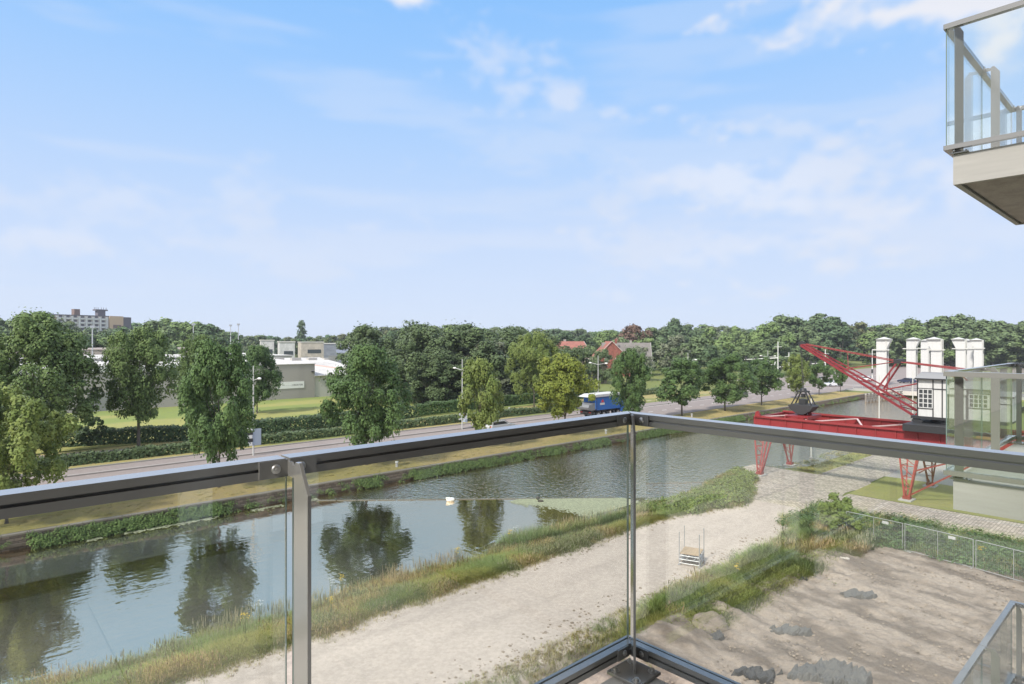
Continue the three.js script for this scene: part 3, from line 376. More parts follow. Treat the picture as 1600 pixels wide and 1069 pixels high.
hedge('taller dark hedge between the cycle path and the lawn', [[-30, 86], [8, 85.3], [20, 81.4], [33, 79.6], [53, 81.4]], 2.1, 1.75, 12, 'dark', 62);
hedge('leafy green hedge at the foot of the copse', [[54, 82], [72, 83.4], [98, 84]], 1.7, 1.9, 13, 'maple', 55);
hedge('clipped hedge beside the road past the truck', [[92, 79.5], [118, 80.5]], 1.3, 1.2, 14, 'wood');
single('shrub', crown(71, { n: 2200, r: 0.62, base: 0.02, L: 0.07, sp: 'dark', clumps: 30, peak: 0.35 }).geo.scale(3, 3, 3).translate(11.6, 0, -83.4), leafMat, 'dark bluish shrub bulging in front of the tall hedge at left', 'shrub');

// grass, weeds and reeds: too many to count
function blades(seed, n, h, spread, bend, wdt, cols, heads = 0) {
  const R = rng(seed), p = [], nn = [], c = [], ix = [];
  for (let i = 0; i < n; i++) {
    const a = R() * 6.283, r = spread * Math.sqrt(R()), x = Math.cos(a) * r, z = Math.sin(a) * r, hh = h * (0.55 + 0.6 * R()), b = bend * (0.3 + R()) * hh, ba = R() * 6.283, bx = Math.cos(ba) * b, bz = Math.sin(ba) * b, fx = -Math.sin(a + R()) * wdt / 2, fz = Math.cos(a + R()) * wdt / 2, col = cols[Math.floor(R() * cols.length)], v = 0.8 + 0.4 * R(), k = p.length / 3, head = R() < heads;
    const P = [[x - fx, 0, z - fz], [x + fx, 0, z + fz], [x + bx * 0.3 - fx * 0.8, hh * 0.55, z + bz * 0.3 - fz * 0.8], [x + bx * 0.3 + fx * 0.8, hh * 0.55, z + bz * 0.3 + fz * 0.8], [x + bx, hh * (1 - 0.3 * bend), z + bz]];
    for (const q of P) { p.push(...q); nn.push(bx * 0.5 + fz * 3, 1, bz * 0.5 - fx * 3); c.push(...col.map((u) => u * v)); } ix.push(k, k + 1, k + 2, k + 1, k + 3, k + 2, k + 2, k + 3, k + 4);
    if (head) { const j = p.length / 3, w2 = wdt * 1.6, hx = P[4]; for (const [dx, dy] of [[-w2, -0.16 * h], [w2, -0.13 * h], [w2 * 0.5, 0.07 * h], [-w2 * 0.4, 0.05 * h]]) { p.push(hx[0] + dx, hx[1] + dy, hx[2] + dx * 0.5); nn.push(0.3, 0.9, 0.2); c.push(0.44, 0.37, 0.22); } ix.push(j, j + 1, j + 2, j, j + 2, j + 3); }
  }
  const g = new THREE.BufferGeometry(); g.setAttribute('position', new THREE.Float32BufferAttribute(p, 3)); g.setAttribute('normal', new THREE.Float32BufferAttribute(nn, 3)); g.setAttribute('color', new THREE.Float32BufferAttribute(c, 3)); g.setIndex(ix); return g;
}
function weed(seed, n, h, r, L, sp) { const R = rng(seed), m = leafMesh(n), { dark, light } = SPECIES[sp]; for (let i = 0; i < n; i++) { const a = R() * 6.283, q = r * Math.sqrt(R()), y = h * Math.pow(R(), 0.7) * (1 - 0.5 * (q / r) ** 2), k = R(), col = [0, 1, 2].map((j) => lerp(dark[j], light[j], k)); leaf(m, Math.cos(a) * q, y, Math.sin(a) * q, Math.cos(a) * 0.6 + R() - 0.5, 0.9, Math.sin(a) * 0.6 + R() - 0.5, L * (0.7 + 0.7 * R()), L * 0.6, col, R, [Math.cos(a) * 0.4, 0.5, Math.sin(a) * 0.4]); } return leafGeo(m); }
const gc = { green: [[0.31, 0.38, 0.085], [0.38, 0.43, 0.115], [0.25, 0.33, 0.075]], mix: [[0.36, 0.38, 0.11], [0.45, 0.41, 0.17], [0.28, 0.34, 0.09]], dry: [[0.58, 0.5, 0.28], [0.5, 0.45, 0.22], [0.38, 0.38, 0.14]], reed: [[0.2, 0.28, 0.08], [0.26, 0.33, 0.11], [0.33, 0.36, 0.14]] };
const grassMat = new THREE.MeshPhysicalMaterial({ vertexColors: true, roughness: 0.75, transmission: 0.45, thickness: 0, ior: 1.3, specularIntensity: 0.4, side: THREE.DoubleSide });
function scatter(name, label, category, geo, list, mat = grassMat) { // list of [s, y, w, scale, scaleY]
  const im = new THREE.InstancedMesh(geo, mat, list.length), M = new THREE.Matrix4(), Q = new THREE.Quaternion(), c = new THREE.Color(), R = rng(list.length + 3);
  list.forEach(([s, y, w, k, ky], i) => { im.setMatrixAt(i, M.compose(V(s, y, -w), Q.setFromAxisAngle(UPV, R() * 6.283), V(k, ky ?? k, k))); const a = 0.82 + 0.4 * R(), b = sstep(fbm(s * 0.7 + 70, w * 0.9 + 70, 4, 0, 440), 0.38, 0.62); im.setColorAt(i, mat === grassMat ? c.setRGB(a * lerp(0.85, 1.35, b), a * lerp(0.98, 1.16, b), a * lerp(0.9, 0.95, b)) : c.setRGB(a, a, a)); });
  im.name = numbered(name); im.userData = { kind: 'stuff', label, category }; shadow(im); scene.add(im); return im;
}
{
  const R = rng(4321), low = [], dry = [], wd = [], reeds = [], tall = [], far = [], farDry = [], short = [], creeper = [], sitew = [], siteG = [];
  const bankY = (s, w) => { const t = (w - edgeN(s) + 0.9) / (shore(s) + 0.7 - edgeN(s) + 0.9); return 0.0 - 1.25 * sstep(t, 0.15, 1); };
  for (let i = 0; i < 28500; i++) {
    const s = -3 + 56 * R(), e = edgeN(s), t = R(), w = lerp(e - 0.5, shore(s) + 0.3, t), y = bankY(s, w), n = fbm(s * 0.35, w * 0.5, 3, 0, 401), in_ = t > 0.08 || R() < 0.25; if (!in_) continue;
    if (s > 52.6) continue;
    if (s > 35.9 && s < 37.6 && R() < 0.72) continue;
    const sc = 0.75 + 0.6 * R();
    if (s > 25 && s < 36 && t > 0.42) { if (R() < 0.7) reeds.push([s, y, w, sc, sc * (0.8 + 0.5 * n)]); else low.push([s, y, w, sc]); } else if (s > 37 && R() < 0.1) { wd.push([s, y, w, 0.9 + R()]); } else if (n + 0.3 * (R() - 0.5) > 0.62) { dry.push([s, y, w, sc, sc * (0.7 + 0.7 * t)]); } else low.push([s, y, w, sc, sc * (0.75 + 0.5 * t)]);
  }
  for (let i = 0; i < 700; i++) { const s = -3 + 40 * R(), t = 0.45 + 0.55 * R(), w = lerp(edgeN(s), shore(s), t); if (fbm(s * 0.4, 3, 3, 0, 402) > 0.47) tall.push([s, bankY(s, w), w, 0.8 + 0.5 * R()]); }
  for (let i = 0; i < 16000; i++) { // band between the track and the building site, and along the fence
    const k = R(); let s, w;
    if (k < 0.55) { s = 18 + 24 * R(); w = 13 + 3.4 * R() + 2.4 * sstep(s, 38, 42) * R(); } else if (k < 0.78) { s = 39.6 + 6.6 * R(); w = -6 + 24 * R(); } else { s = 36.6 + 3.6 * R(); w = 12.4 + 4 * R(); }
    const n = fbm(s * 0.4 + 60, w * 0.6 + 60, 3, 0, 403), edge = sstep(s, 19, 26); if (k < 0.55 && R() > 0.12 + 0.88 * edge) continue; if (k < 0.55 && (w < 13.7 || w > 15.9) && R() < 0.65) continue;
    const sc = 0.6 + 0.8 * R(); if (k < 0.78 && k >= 0.55 && R() < 0.5) { if (fbm(s * 0.6, w * 0.6, 3, 0, 407) > 0.42) sitew.push([s, 0, w, 0.7 + 0.9 * R()]); continue; }
    (n > 0.58 ? dry : n > 0.44 ? low : siteG).push([s, 0.05, w, sc * (0.6 + 0.5 * edge)]);
  }
  for (let i = 0; i < 2600; i++) { const s = 8 + 22 * R(), w = 14.4 + 2.6 * R(); short.push([s, 0.05, w, 0.3 + 0.35 * R(), 0.2 + 0.25 * R()]); }
  for (let i = 0; i < 900; i++) { const s = 4 + 38 * R(), w = edgeN(s) - 0.1 - 1.1 * R() * R(); short.push([s, 0.06, w, 0.3 + 0.35 * R(), 0.18 + 0.2 * R()]); }
  for (let i = 0; i < 7000; i++) { const s = -30 + 175 * R(), n = fbm(s * 0.11, 5, 3, 0, 404); const bare = (s > 28 && s < 31.5) || (s < 3.6) || (s > 60 && s < 64) || s > 94; if (bare ? R() < 0.94 : R() < 0.1 + 0.8 * sstep(0.5 - n, 0, 0.12)) continue; const t = R(); creeper.push([s, lerp(-0.98, -0.3, t) + 0.25 * (n - 0.5), FB - lerp(0.62, 0.05, t) * (0.6 + n), 0.4 + 0.55 * R()]); }
  for (let i = 0; i < 1800; i++) { const s = -30 + 180 * R(), w = FB + 0.6 + 6 * R(); far.push([s, 0.03, w, 0.35 + 0.4 * R(), 0.12 + 0.16 * R()]); }
  for (let i = 0; i < 500; i++) { const s = 56.8 + 45 * R(), w = 22.2 + (shore(s) - 22.2) * R(); far.push([s, -0.0, w, 0.4 + 0.5 * R(), 0.2 + 0.35 * R()]); }
  scatter('bank_grass', 'green grass of the near canal bank and site edge', 'grass', blades(1, 34, 0.42, 0.26, 0.75, 0.009, [...gc.green, ...gc.mix]), low);
  scatter('dry_grass', 'straw-coloured dry grass tufts among the green bank grass', 'grass', blades(2, 32, 0.56, 0.25, 0.7, 0.008, [...gc.dry, ...gc.mix, ...gc.mix], 0.25), dry);
  scatter('seed_grass', 'tall pale seed-headed grass at the water edge', 'grass', blades(3, 9, 1.15, 0.25, 0.5, 0.006, gc.dry, 0.8), tall);
  scatter('reeds', 'green reeds standing in the shallows by the duckweed', 'reeds', blades(4, 18, 0.85, 0.2, 0.3, 0.016, gc.reed), reeds);
  scatter('bank_weeds', 'leafy green weeds on the small spit before the quay', 'weeds', weed(5, 60, 0.5, 0.35, 0.11, 'fresh'), wd, leafMat);
  scatter('fence_weeds', 'low leafy bramble and weeds along the builders fence', 'weeds', weed(6, 70, 0.5, 0.45, 0.11, 'maple'), sitew, leafMat);
  scatter('lush_grass', 'lush green grass and thistles beside the building site', 'grass', blades(7, 34, 0.46, 0.32, 0.8, 0.014, [...gc.green, [0.26, 0.33, 0.09]]), siteG);
  scatter('sparse_grass', 'thin sparse grass creeping onto the sand track', 'grass', blades(8, 18, 0.6, 0.35, 0.5, 0.014, gc.mix), short);
  scatter('bank_creeper', 'ivy and weeds hanging over the far canal wall', 'weeds', weed(9, 46, 0.5, 0.42, 0.16, 'lime'), creeper, leafMat);
  scatter('mown_grass', 'short mown dry grass of the verges', 'grass', blades(10, 22, 0.6, 0.4, 0.6, 0.03, [...gc.dry, ...gc.mix]), far);
  // broken clods and gravel
  const clod = new THREE.DodecahedronGeometry(0.07, 0); { const p = clod.attributes.position; for (let i = 0; i < p.count; i++) { const k = 0.7 + 0.5 * hash(Math.round(p.getX(i) * 99), Math.round(p.getY(i) * 99), 3); p.setXYZ(i, p.getX(i) * k, p.getY(i) * k * 0.6, p.getZ(i) * k); } clod.computeVertexNormals(); }
  const cl = [], site = []; for (let i = 0; i < 3800; i++) { const near = R() < 0.7, s = 3 + 38 * R(), w = near ? 16 + 2.6 * R() * R() : edgeN(s) - 1.5 * R() * R(); if (fbm(s * 0.6, w * 1.2, 3, 0, 405) > 0.44) cl.push([s, 0.05, w, 0.35 + 1.0 * R() * R()]); }
  for (let i = 0; i < 14000; i++) { const s = 10 + 30 * R(), w = -8 + 22 * R(); site.push([s, 0.12 + 0.2 * R() * sstep(w, 11, 14), w, 0.18 + 0.75 * R() ** 4]); }
  for (let i = 0; i < 5000; i++) { const s = 10 + 30 * R(), w = -8 + 23 * R(); if (fbm(s * 0.5, w * 0.5, 3, 0, 409) > 0.45) cl.push([s, 0.16, w, 0.2 + 0.8 * R() ** 3]); }
  const clodMat = std([0.25, 0.2, 0.15], 1), soilMat = std([0.3, 0.24, 0.185], 1);
  scatter('earth_clods', 'small dark earth clods scattered on the sand track and the bare soil', 'clods', clod, cl, clodMat); scatter('soil_rubble', 'loose stones and clods on the bare soil', 'rubble', clod, site, soilMat);
  // wildflowers that can be told apart
  const yl = std([0.72, 0.5, 0.03], 0.7), wh = std([0.72, 0.72, 0.66], 0.8), stem = std([0.14, 0.18, 0.05], 0.8);
  const flower = (s, w, y, white, label) => { const Q = rng(s * 100 | 0), t = thing('wildflower', label, 'wildflower', [s, y, -w], 0, white ? 'white umbel flowers on the banks' : 'yellow ragwort on the banks'), st = [], hd = []; for (let i = 0; i < 9; i++) { const a = Q() * 6.28, r = 0.2 * Q(), h = 0.75 + 0.3 * Q(), x = Math.cos(a) * r, z = Math.sin(a) * r; st.push(bar(V(x * 0.2, 0, z * 0.2), V(x, h, z), 0.006, 4)); for (let j = 0; j < (white ? 4 : 6); j++) hd.push(new THREE.SphereGeometry(0.016, 6, 4).scale(1, 0.5, 1).translate(x + (Q() - 0.5) * 0.13, h + Q() * 0.05, z + (Q() - 0.5) * 0.13)); } part('stem', st, stem, t); part('flower_head', hd, white ? wh : yl, t); };
  for (const [s, w, y, wt, l] of [[8.9, 26.1, -0.25, 0, 'yellow ragwort in the bank grass left of the railing post'], [14.2, 28.1, -0.6, 0, 'yellow ragwort at the water edge just right of the railing post'], [12.1, 25, -0.1, 0, 'yellow ragwort low in the bank grass behind the glass edges of the railing'], [20.2, 26.6, -0.3, 0, 'yellow ragwort on the bank below the second tree reflection'], [24.6, 27.4, -0.4, 0, 'yellow ragwort high in the bank grass before the reed bed'], [28.5, 15, 0, 0, 'single yellow ragwort by the track below the steel stillage'], [40.6, 7.6, 0, 0, 'yellow ragwort behind the middle fence panel'], [41, 3, 0, 0, 'yellow ragwort behind the right fence panel'], [10, 27.6, -0.5, 1, 'white umbel flower at the water edge at left'], [25.6, 28, -0.5, 1, 'white umbel flower standing against the dark water'], [13.6, 28, -0.6, 1, 'white umbel flower beside the water edge ragwort']]) flower(s, w, y, wt, l);
  // duckweed: small floating leaves, thinning out at the rim
  const disc = new THREE.CircleGeometry(0.085, 6).rotateX(-Math.PI / 2), dl = [];
  for (let k = 0; k < 60000 && dl.length < 9500; k++) { const s = 31.5 + 9 * R(), w = 29.6 + 7 * R(), lineW = lerp(31.7, 47.2, (40 - s) / 18.4); if (w > lineW - 0.05) continue; const d = sstep(s + 0.25 * (w - 32) + 2.2 * (fbm(s * 0.5, w * 0.5, 4, 0, 411) - 0.5), 33.2, 36); if (R() < d) dl.push([s, WATER + 0.006 + 0.004 * R(), w, 0.5 + 0.9 * R()]); }
  for (let k = 0; k < 700; k++) { const s = 4 + 18 * R(), w = 47.9 - 0.7 * R() * R(); if (fbm(s * 0.5, 2, 3, 0, 412) > 0.5) dl.push([s, WATER + 0.007, w, 0.6 + R()]); }
  scatter('duckweed', 'pale green duckweed film on the canal beside the reeds', 'duckweed', disc, dl, std([0.3, 0.315, 0.2], 0.8));
}
// ------------------------------------------------------------------ the red gantry crane
const worn = tex(512, (x, y) => { const a = fbm(x * 10, y * 10, 5, 10, 131), f = fbm(x * 40, y * 12, 4, 0, 133), r = a > 0.66 ? 0.55 : 1; return [clamp(0.78 + 0.3 * f) * (0.75 + 0.25 * r), clamp(0.74 + 0.36 * f) * r, clamp(0.74 + 0.34 * f) * r]; }); worn.wrapS = worn.wrapT = THREE.MirroredRepeatWrapping;
const redJ = std([0.22, 0.024, 0.03], 0.55, 0, { map: rep(worn, 0.7) }), red = std([0.255, 0.022, 0.026], 0.5, 0, { map: rep(worn, 0.7) }), oldRed0 = std([0.3, 0.024, 0.028], 0.5, 0, { roughnessMap: rep(grain, 1), bumpMap: rep(grain, 0.5), bumpScale: 0.0006 }), redOld = std([0.25, 0.035, 0.034], 0.6), blackM = std([0.025, 0.026, 0.028], 0.5), whiteP = std([0.6, 0.6, 0.585], 0.6, 0, { map: rep(tex(256, (x, y) => 0.82 + 0.22 * fbm(x * 14, y * 4, 5, 0, 141)), 1) }), paleP = std([0.54, 0.54, 0.51], 0.6), greyRoof = std([0.27, 0.27, 0.265], 0.7), winDark = std([0.05, 0.055, 0.06], 0.12), ropeM = std([0.05, 0.05, 0.05], 0.6), galv = std([0.52, 0.53, 0.54], 0.4, 0.6);
{
  const X = 56.1, Wp = 14.4, t = thing('gantry_crane', 'old red gantry crane with white crane house standing on the paved quay', 'crane', [X, 0, -Wp]);
  const P = (s, y, w) => V(s - X, y, -(w - Wp)); // from place to the crane's own axes
  const S = [53.3, 59.0], top = 5.12, gd = 0.95, w0 = 8.2, w1 = 26.4;
  S.forEach((s, k) => {
    const g = part('girder', merge([box(0.42, 0.05, w1 - w0, s - X, top, -((w0 + w1) / 2 - Wp)), box(0.42, 0.05, w1 - w0, s - X, top - gd, -((w0 + w1) / 2 - Wp))]), red, t), n = 13, L = (w1 - w0) / n;
    for (let i = 0; i < n; i++) { part('web_panel', box(0.06, gd - 0.06, L - 0.05, s - X, top - gd / 2, -(w0 + (i + 0.5) * L - Wp)), red, g); part('stiffener', box(0.26, gd - 0.06, 0.045, s - X, top - gd / 2, -(w0 + i * L - Wp)), redOld, g); }
    part('track_rail', box(0.09, 0.1, w1 - w0, s - X, top + 0.075, -((w0 + w1) / 2 - Wp)), redOld, g);
  });
  const lat = []; for (let i = 0; i < 8; i++) { const a = w0 + 0.6 + i * 2.2, b = a + 2.2; part('cross_brace', beam(P(S[i % 2] + (i % 2 ? -0.2 : 0.2), top - 0.05, a), P(S[(i + 1) % 2] + (i % 2 ? 0.2 : -0.2), top - 0.05, b), 0.12, 0.08), std([0.66, 0.5, 0.48], 0.6), t); }
  for (const w of [w0, w1]) part('end_beam', beam(P(S[0], top - 0.35, w), P(S[1], top - 0.35, w), 0.2, 0.6), red, t);
  part('buffer', extrude([[0, 0], [0.5, 0], [0.42, 0.42], [0.2, 0.5]], 0.25).rotateY(Math.PI / 2).translate(S[0] - X - 0.12, top + 0.04, -(w1 - Wp - 0.55)), red, t);
  for (const [i, w] of [[0, 25.7], [1, 25.8], [0, 14.35], [1, 14.4]]) {
    const s = S[i] - (i ? -0.1 : 0.5), sg = i ? -1 : 1, y1 = top - gd, foot = (dx, dw) => P(s + dx, 0.12, w + dw), hd = (dx, dw) => P(S[i] + dx, y1, w + dw);
    const l = [beam(foot(-0.12, 0.12), hd(-0.12, 0.7), 0.1), beam(foot(-0.12, -0.12), hd(-0.12, -0.7), 0.1), beam(foot(0.12, 0.12), hd(sg * 1.5, 0.45), 0.1), beam(foot(0.12, -0.12), hd(sg * 1.5, -0.45), 0.1)];
    for (let k = 1; k < 5; k++) { const a = k / 5, q = (d0, d1, d2, d3) => foot(d0, d1).lerp(hd(d2, d3), a); l.push(beam(q(-0.12, 0.12, -0.12, 0.7), q(-0.12, -0.12, -0.12, -0.7), 0.05), beam(q(-0.12, 0.12, -0.12, 0.7), q(0.12, 0.12, sg * 1.5, 0.45), 0.05)); const b = (k - 1) / 5 + 0.02; l.push(beam(foot(-0.12, -0.12).lerp(hd(-0.12, -0.7), b), q(-0.12, 0.12, -0.12, 0.7), 0.045)); }
    const leg = part('leg', merge(l), i ? redOld : std([0.33, 0.045, 0.045], 0.55), t);
    part('foot', merge([box(0.5, 0.26, 0.5, s - X, 0.22, -(w - Wp))]), redOld, leg); part('footing', rbox(1.25, 0.12, 0.85, s - X, 0.075, -(w - Wp), 0.02), concrete, leg);
  }
  part('diagonal_brace', [beam(P(52.9, 0.4, 14.2), P(53.3, 4.1, 9.2), 0.11), beam(P(53.05, 2.2, 14), P(53.3, 4.15, 9.4), 0.1), beam(P(53.2, 2.1, 13.7), P(59, 1.9, 14), 0.06)], redOld, t);
  // the turning part
  part('turntable', [box(7, 0.5, 4.4, 56.1 - X, top + 0.35, -(12.4 - Wp)), cyl(1.75, 1.75, 0.25, 56.1 - X, top + 0.6, -(11.9 - Wp), 28), cyl(1.5, 1.5, 0.18, 56.1 - X, top + 0.85, -(11.9 - Wp), 28)], blackM, t);
  part('platform', [box(3.7, 0.2, 5.9, 56.1 - X, 6.12, -(11.55 - Wp)), beam(P(54.4, 6.0, 14.4), P(54.4, 5.72, 13.8), 0.12, 0.4)], blackM, t);
  { // crane house: tall front, lower rear room, small lean-to
    const h = part('crane_house', [box(3.4, 2.85, 2.0, 56.1 - X, 7.64, -(13.1 - Wp)), box(3.4, 2.2, 2.5, 56.1 - X, 7.32, -(10.85 - Wp)), box(2.4, 1.75, 1.1, 56.0 - X, 7.1, -(9.05 - Wp))], whiteP, t);
    const f = 54.395, T = 0.05, fr = [];
    for (const w of [14.08, 13.08, 12.5, 12.12, 10.98, 9.62]) fr.push(box(0.05, w > 12 ? 2.85 : 2.2, w === 10.98 ? 0.16 : 0.07, f - X - 0.02, w > 12 ? 7.64 : 7.32, -(w - Wp)));
    for (const [y, a, b] of [[8.32, 12.12, 14.08], [6.82, 13.1, 14.08], [8.12, 9.62, 12.1], [7.08, 9.62, 11]]) fr.push(box(0.045, 0.06, b - a, f - X - 0.022, y, -((a + b) / 2 - Wp)));
    fr.push(box(0.05, 1.75, 0.07, 54.79 - X, 7.1, -(8.54 - Wp)), box(0.045, 0.06, 1.0, 54.79 - X, 7.45, -(9.05 - Wp)));
    part('timber_frame', fr, blackM, h);
    const win = (wa, wb, ya, yb, nx, ny) => { const b = part('window', (() => { const l = []; for (let i = 0; i <= nx; i++) l.push(box(0.05, yb - ya, 0.055, f - X - 0.025, (ya + yb) / 2, -(lerp(wa, wb, i / nx) - Wp))); for (let j = 0; j <= ny; j++) l.push(box(0.046, 0.055, wb - wa, f - X - 0.026, lerp(ya, yb, j / ny), -((wa + wb) / 2 - Wp))); return merge(l); })(), whiteP, h); for (let i = 0; i < nx; i++) for (let j = 0; j < ny; j++) part('pane', box(0.02, (yb - ya) / ny - 0.055, (wb - wa) / nx - 0.055, f - X - 0.004, lerp(ya, yb, (j + 0.5) / ny), -(lerp(wa, wb, (i + 0.5) / nx) - Wp)), winDark, b); };
    win(13.12, 14.0, 6.88, 8.26, 3, 4); win(9.78, 10.86, 7.14, 8.06, 4, 3);
    const roofS = (w, len, eave, ridge, ov, sm = 3.4) => { const e = extrude([[-sm / 2 - ov, eave - 0.06], [-sm / 2 - ov, eave], [-sm / 4, lerp(eave, ridge, 0.68)], [0, ridge], [sm / 4, lerp(eave, ridge, 0.68)], [sm / 2 + ov, eave], [sm / 2 + ov, eave - 0.06]], len).translate(56.1 - X, 0, -(w + len / 2 - Wp)); part('roof', e, greyRoof, h); part('eave_board', [box(0.05, 0.1, len, 56.1 - X - sm / 2 - ov - 0.026, eave - 0.05, -(w - Wp))], blackM, h); };
    roofS(13.05, 2.35, 9.1, 9.5, 0.22); roofS(10.75, 2.5, 8.46, 8.95, 0.16); roofS(8.95, 1.2, 8.0, 8.25, 0.1, 2.5);
    part('end_gable', extrude([[-0.6, 0], [-0.6, 0.5], [-0.35, 0.85], [0, 0.95], [0.35, 0.85], [0.6, 0.5], [0.6, 0]], 0.08).rotateY(Math.PI / 2).translate(54.2 - X, 8.0, -(11.6 - Wp)), whiteP, h);
  }
  // jib
  const foot = [14.5, 6.15], tip = [23.4, 11.5], J = (k, off, s) => P(s, lerp(foot[1], tip[1], k) + off, lerp(foot[0], tip[0], k));
  const jib = part('jib', (() => { const l = []; for (const s of [55, 57.2]) { const e = lerp(s, 56.1, 0.72); l.push(beam(J(0, 0, s), J(1, 0, e), 0.15, 0.17), beam(J(0.02, 0.55, s), J(0.98, 0.2, e), 0.09, 0.1)); for (let k = 1; k < 12; k++) l.push(beam(J((k - 0.5) / 12, 0.6 - 0.36 * (k / 12), lerp(s, e, k / 12)), J((k + 0.4) / 12, 0.02, lerp(s, e, k / 12)), 0.05)); } for (let k = 0; k < 11; k++) { const a = k / 11, b = (k + 1) / 11, q = (s, u) => lerp(s, lerp(s, 56.1, 0.72), u); l.push(beam(J(a, 0.1, q(k % 2 ? 55 : 57.2, a)), J(b, 0.1, q(k % 2 ? 57.2 : 55, b)), 0.06)); } return merge(l); })(), redJ, t);
  part('sheave', [new THREE.CylinderGeometry(0.28, 0.28, 0.12, 18).rotateZ(Math.PI / 2).translate(...P(56.1, 11.62, 23.45).toArray())], blackM, jib);
  const apex = P(56.1, 10.28, 15.75), apL = P(55.5, 10.25, 15.75), apR = P(56.7, 10.25, 15.75);
  part('strut', [beam(J(0.3, 0.2, 55.2), apL, 0.13), beam(J(0.3, 0.2, 57), apR, 0.11), beam(J(0.22, 0.5, 55.3), apL.clone().lerp(J(0.3, 0.2, 55.2), 0.35), 0.07), beam(J(0.55, 0.3, 55.6), P(56, 10.85, 19.6), 0.05)], redJ, t);
  part('tie_rod', [bar(J(0.97, 0.26, 55.9), apL, 0.035), bar(J(0.97, 0.3, 56.3), apR, 0.035), bar(J(0.58, 0.3, 55.6), apex, 0.04), bar(apL, P(55.2, 9.75, 11.2), 0.045), bar(apR, P(57, 9.75, 11.2), 0.045), bar(J(0.26, 0.4, 55.2), P(55, 9.25, 11.9), 0.05)], redOld, t);
  part('apex_block', [box(1.4, 0.34, 0.5, apex.x, apex.y, apex.z)], blackM, t);
  part('back_stay', [beam(P(54.9, 6.2, 14.3), P(54.9, 9.35, 11.9), 0.2), beam(P(57.3, 6.2, 14.3), P(57.3, 9.35, 11.9), 0.2), beam(P(54.9, 9.3, 11.95), P(54.5, 7.05, 9.9), 0.1), beam(P(57.3, 9.3, 11.95), P(57.6, 7.05, 9.9), 0.1), beam(P(54.9, 9.3, 11.9), P(57.3, 9.3, 11.9), 0.12)], redJ, t);
  part('rope', [-0.14, -0.05, 0.05, 0.14].map((d) => bar(P(56.1 + d, 11.5, 23.5 + d), P(56.1 + d * 1.6, 7.6, 23.3 + d), 0.012, 4)), ropeM, t);
}
{ // grab and the stand that it rests on
  const x = 56.1, z = -23.3, t = thing('grab_bucket', 'black clamshell grab hanging from the crane jib, resting on a red stand', 'grab', [x, 5.2, z]); t.scale.set(0.85, 1.05, 0.85); 
  part('shell', [-1, 1].map((sg) => extrude([[0, 0.02], [0.35, 0.05], [0.95, 0.36], [1.3, 0.72], [0.7, 0.86], [0.02, 0.78]], 1.5, 0.02).scale(1, 1, 1).translate(0, 0, -0.75).rotateY(sg > 0 ? Math.PI / 2 : -Math.PI / 2).translate(0, 0.18, 0)), std([0.035, 0.035, 0.037], 0.6), t);
  part('head_block', [cyl(0.4, 0.28, 0.32, 0, 2.05, 0, 12), box(0.8, 0.12, 1.0, 0, 2.1, 0)], blackM, t); part('lower_block', [box(0.7, 0.5, 0.7, 0, 1.2, 0), cyl(0.22, 0.22, 0.3, 0, 1.6, 0, 12)], blackM, t);
  for (const a of [-1, 1]) for (const b of [-1, 1]) part('arm', beam(V(a * 0.35, 2.1, b * 0.35), V(a * 0.5, 0.95, b * 1.05), 0.11), blackM, t);
  part('closing_rope', [-0.1, 0.1].map((d) => bar(V(d, 2.1, d), V(d, 1.7, d), 0.012, 4)), ropeM, t);
  const s = thing('grab_stand', 'dark red steel stand under the black grab at the canal end of the girders', 'stand', [x, 5.17, z]);
  part('deck', box(3, 0.1, 1.9, 0, 0.1, 0), red, s); part('skirt', [box(3, 0.18, 0.06, 0, 0, 0.95), box(3, 0.18, 0.06, 0, 0, -0.95)], redOld, s); for (const a of [-0.4, 0.1, 0.5]) part('support', box(0.12, 0.2, 0.3, 0.2, 0.25, a), redOld, s);
}
// thin white poles in the bank grass
{ const pole = (s, w, h, l) => { const t = thing('flag_pole', l, 'pole', [s, 0, -w], 0, 'white poles on the quay'); part('shaft', cyl(0.075, 0.05, h, 0, 0, 0, 12), paleP, t); part('socket', cyl(0.16, 0.14, 0.14, 0, 0, 0, 14), concrete, t); part('cap', new THREE.SphereGeometry(0.06, 10, 8).translate(0, h, 0), paleP, t); };
  pole(64.5, 26.0, 6.0, 'white pole standing in the bank grass below the crane grab'); pole(84, 25.8, 7.6, 'white pole rising behind the red girder at mid canal'); pole(99, 26.2, 7.6, 'white pole left of the crane house, before the dark bridge opening'); }

// ------------------------------------------------------------------ far canal wall, bridge, towers
{
  const wallM = std([0.2, 0.165, 0.14], 0.95, 0, { map: rep(brickTex, 2.4), bumpMap: rep(brickTex, 2.4), bumpScale: 0.01 }), copingM = std([0.27, 0.24, 0.2], 0.95, 0, { map: rep(grain, 0.8) }), t = thing('retaining_wall', 'low brown brick canal wall with stone coping along the far bank', 'wall', [0, 0, -FB]);
  const wg = box(420, 1.6, 0.4, 0, -0.83, -0.1), uv = wg.attributes.uv, pp = wg.attributes.position; for (let i = 0; i < uv.count; i++) uv.setXY(i, pp.getX(i), pp.getY(i)); part('brickwork', wg.translate(-50, 0, 0), wallM, t);
  for (let i = 0; i < 150; i++) part('coping_stone', box(1.35, 0.1, 0.46, -30 + i * 1.37, 0.0 + 0.012 * hash(i, 3), -0.1), copingM, t);
  part('timber_waling', box(180, 0.16, 0.14, 60, -0.62, 0.17), std([0.12, 0.1, 0.08], 0.95), t);
}
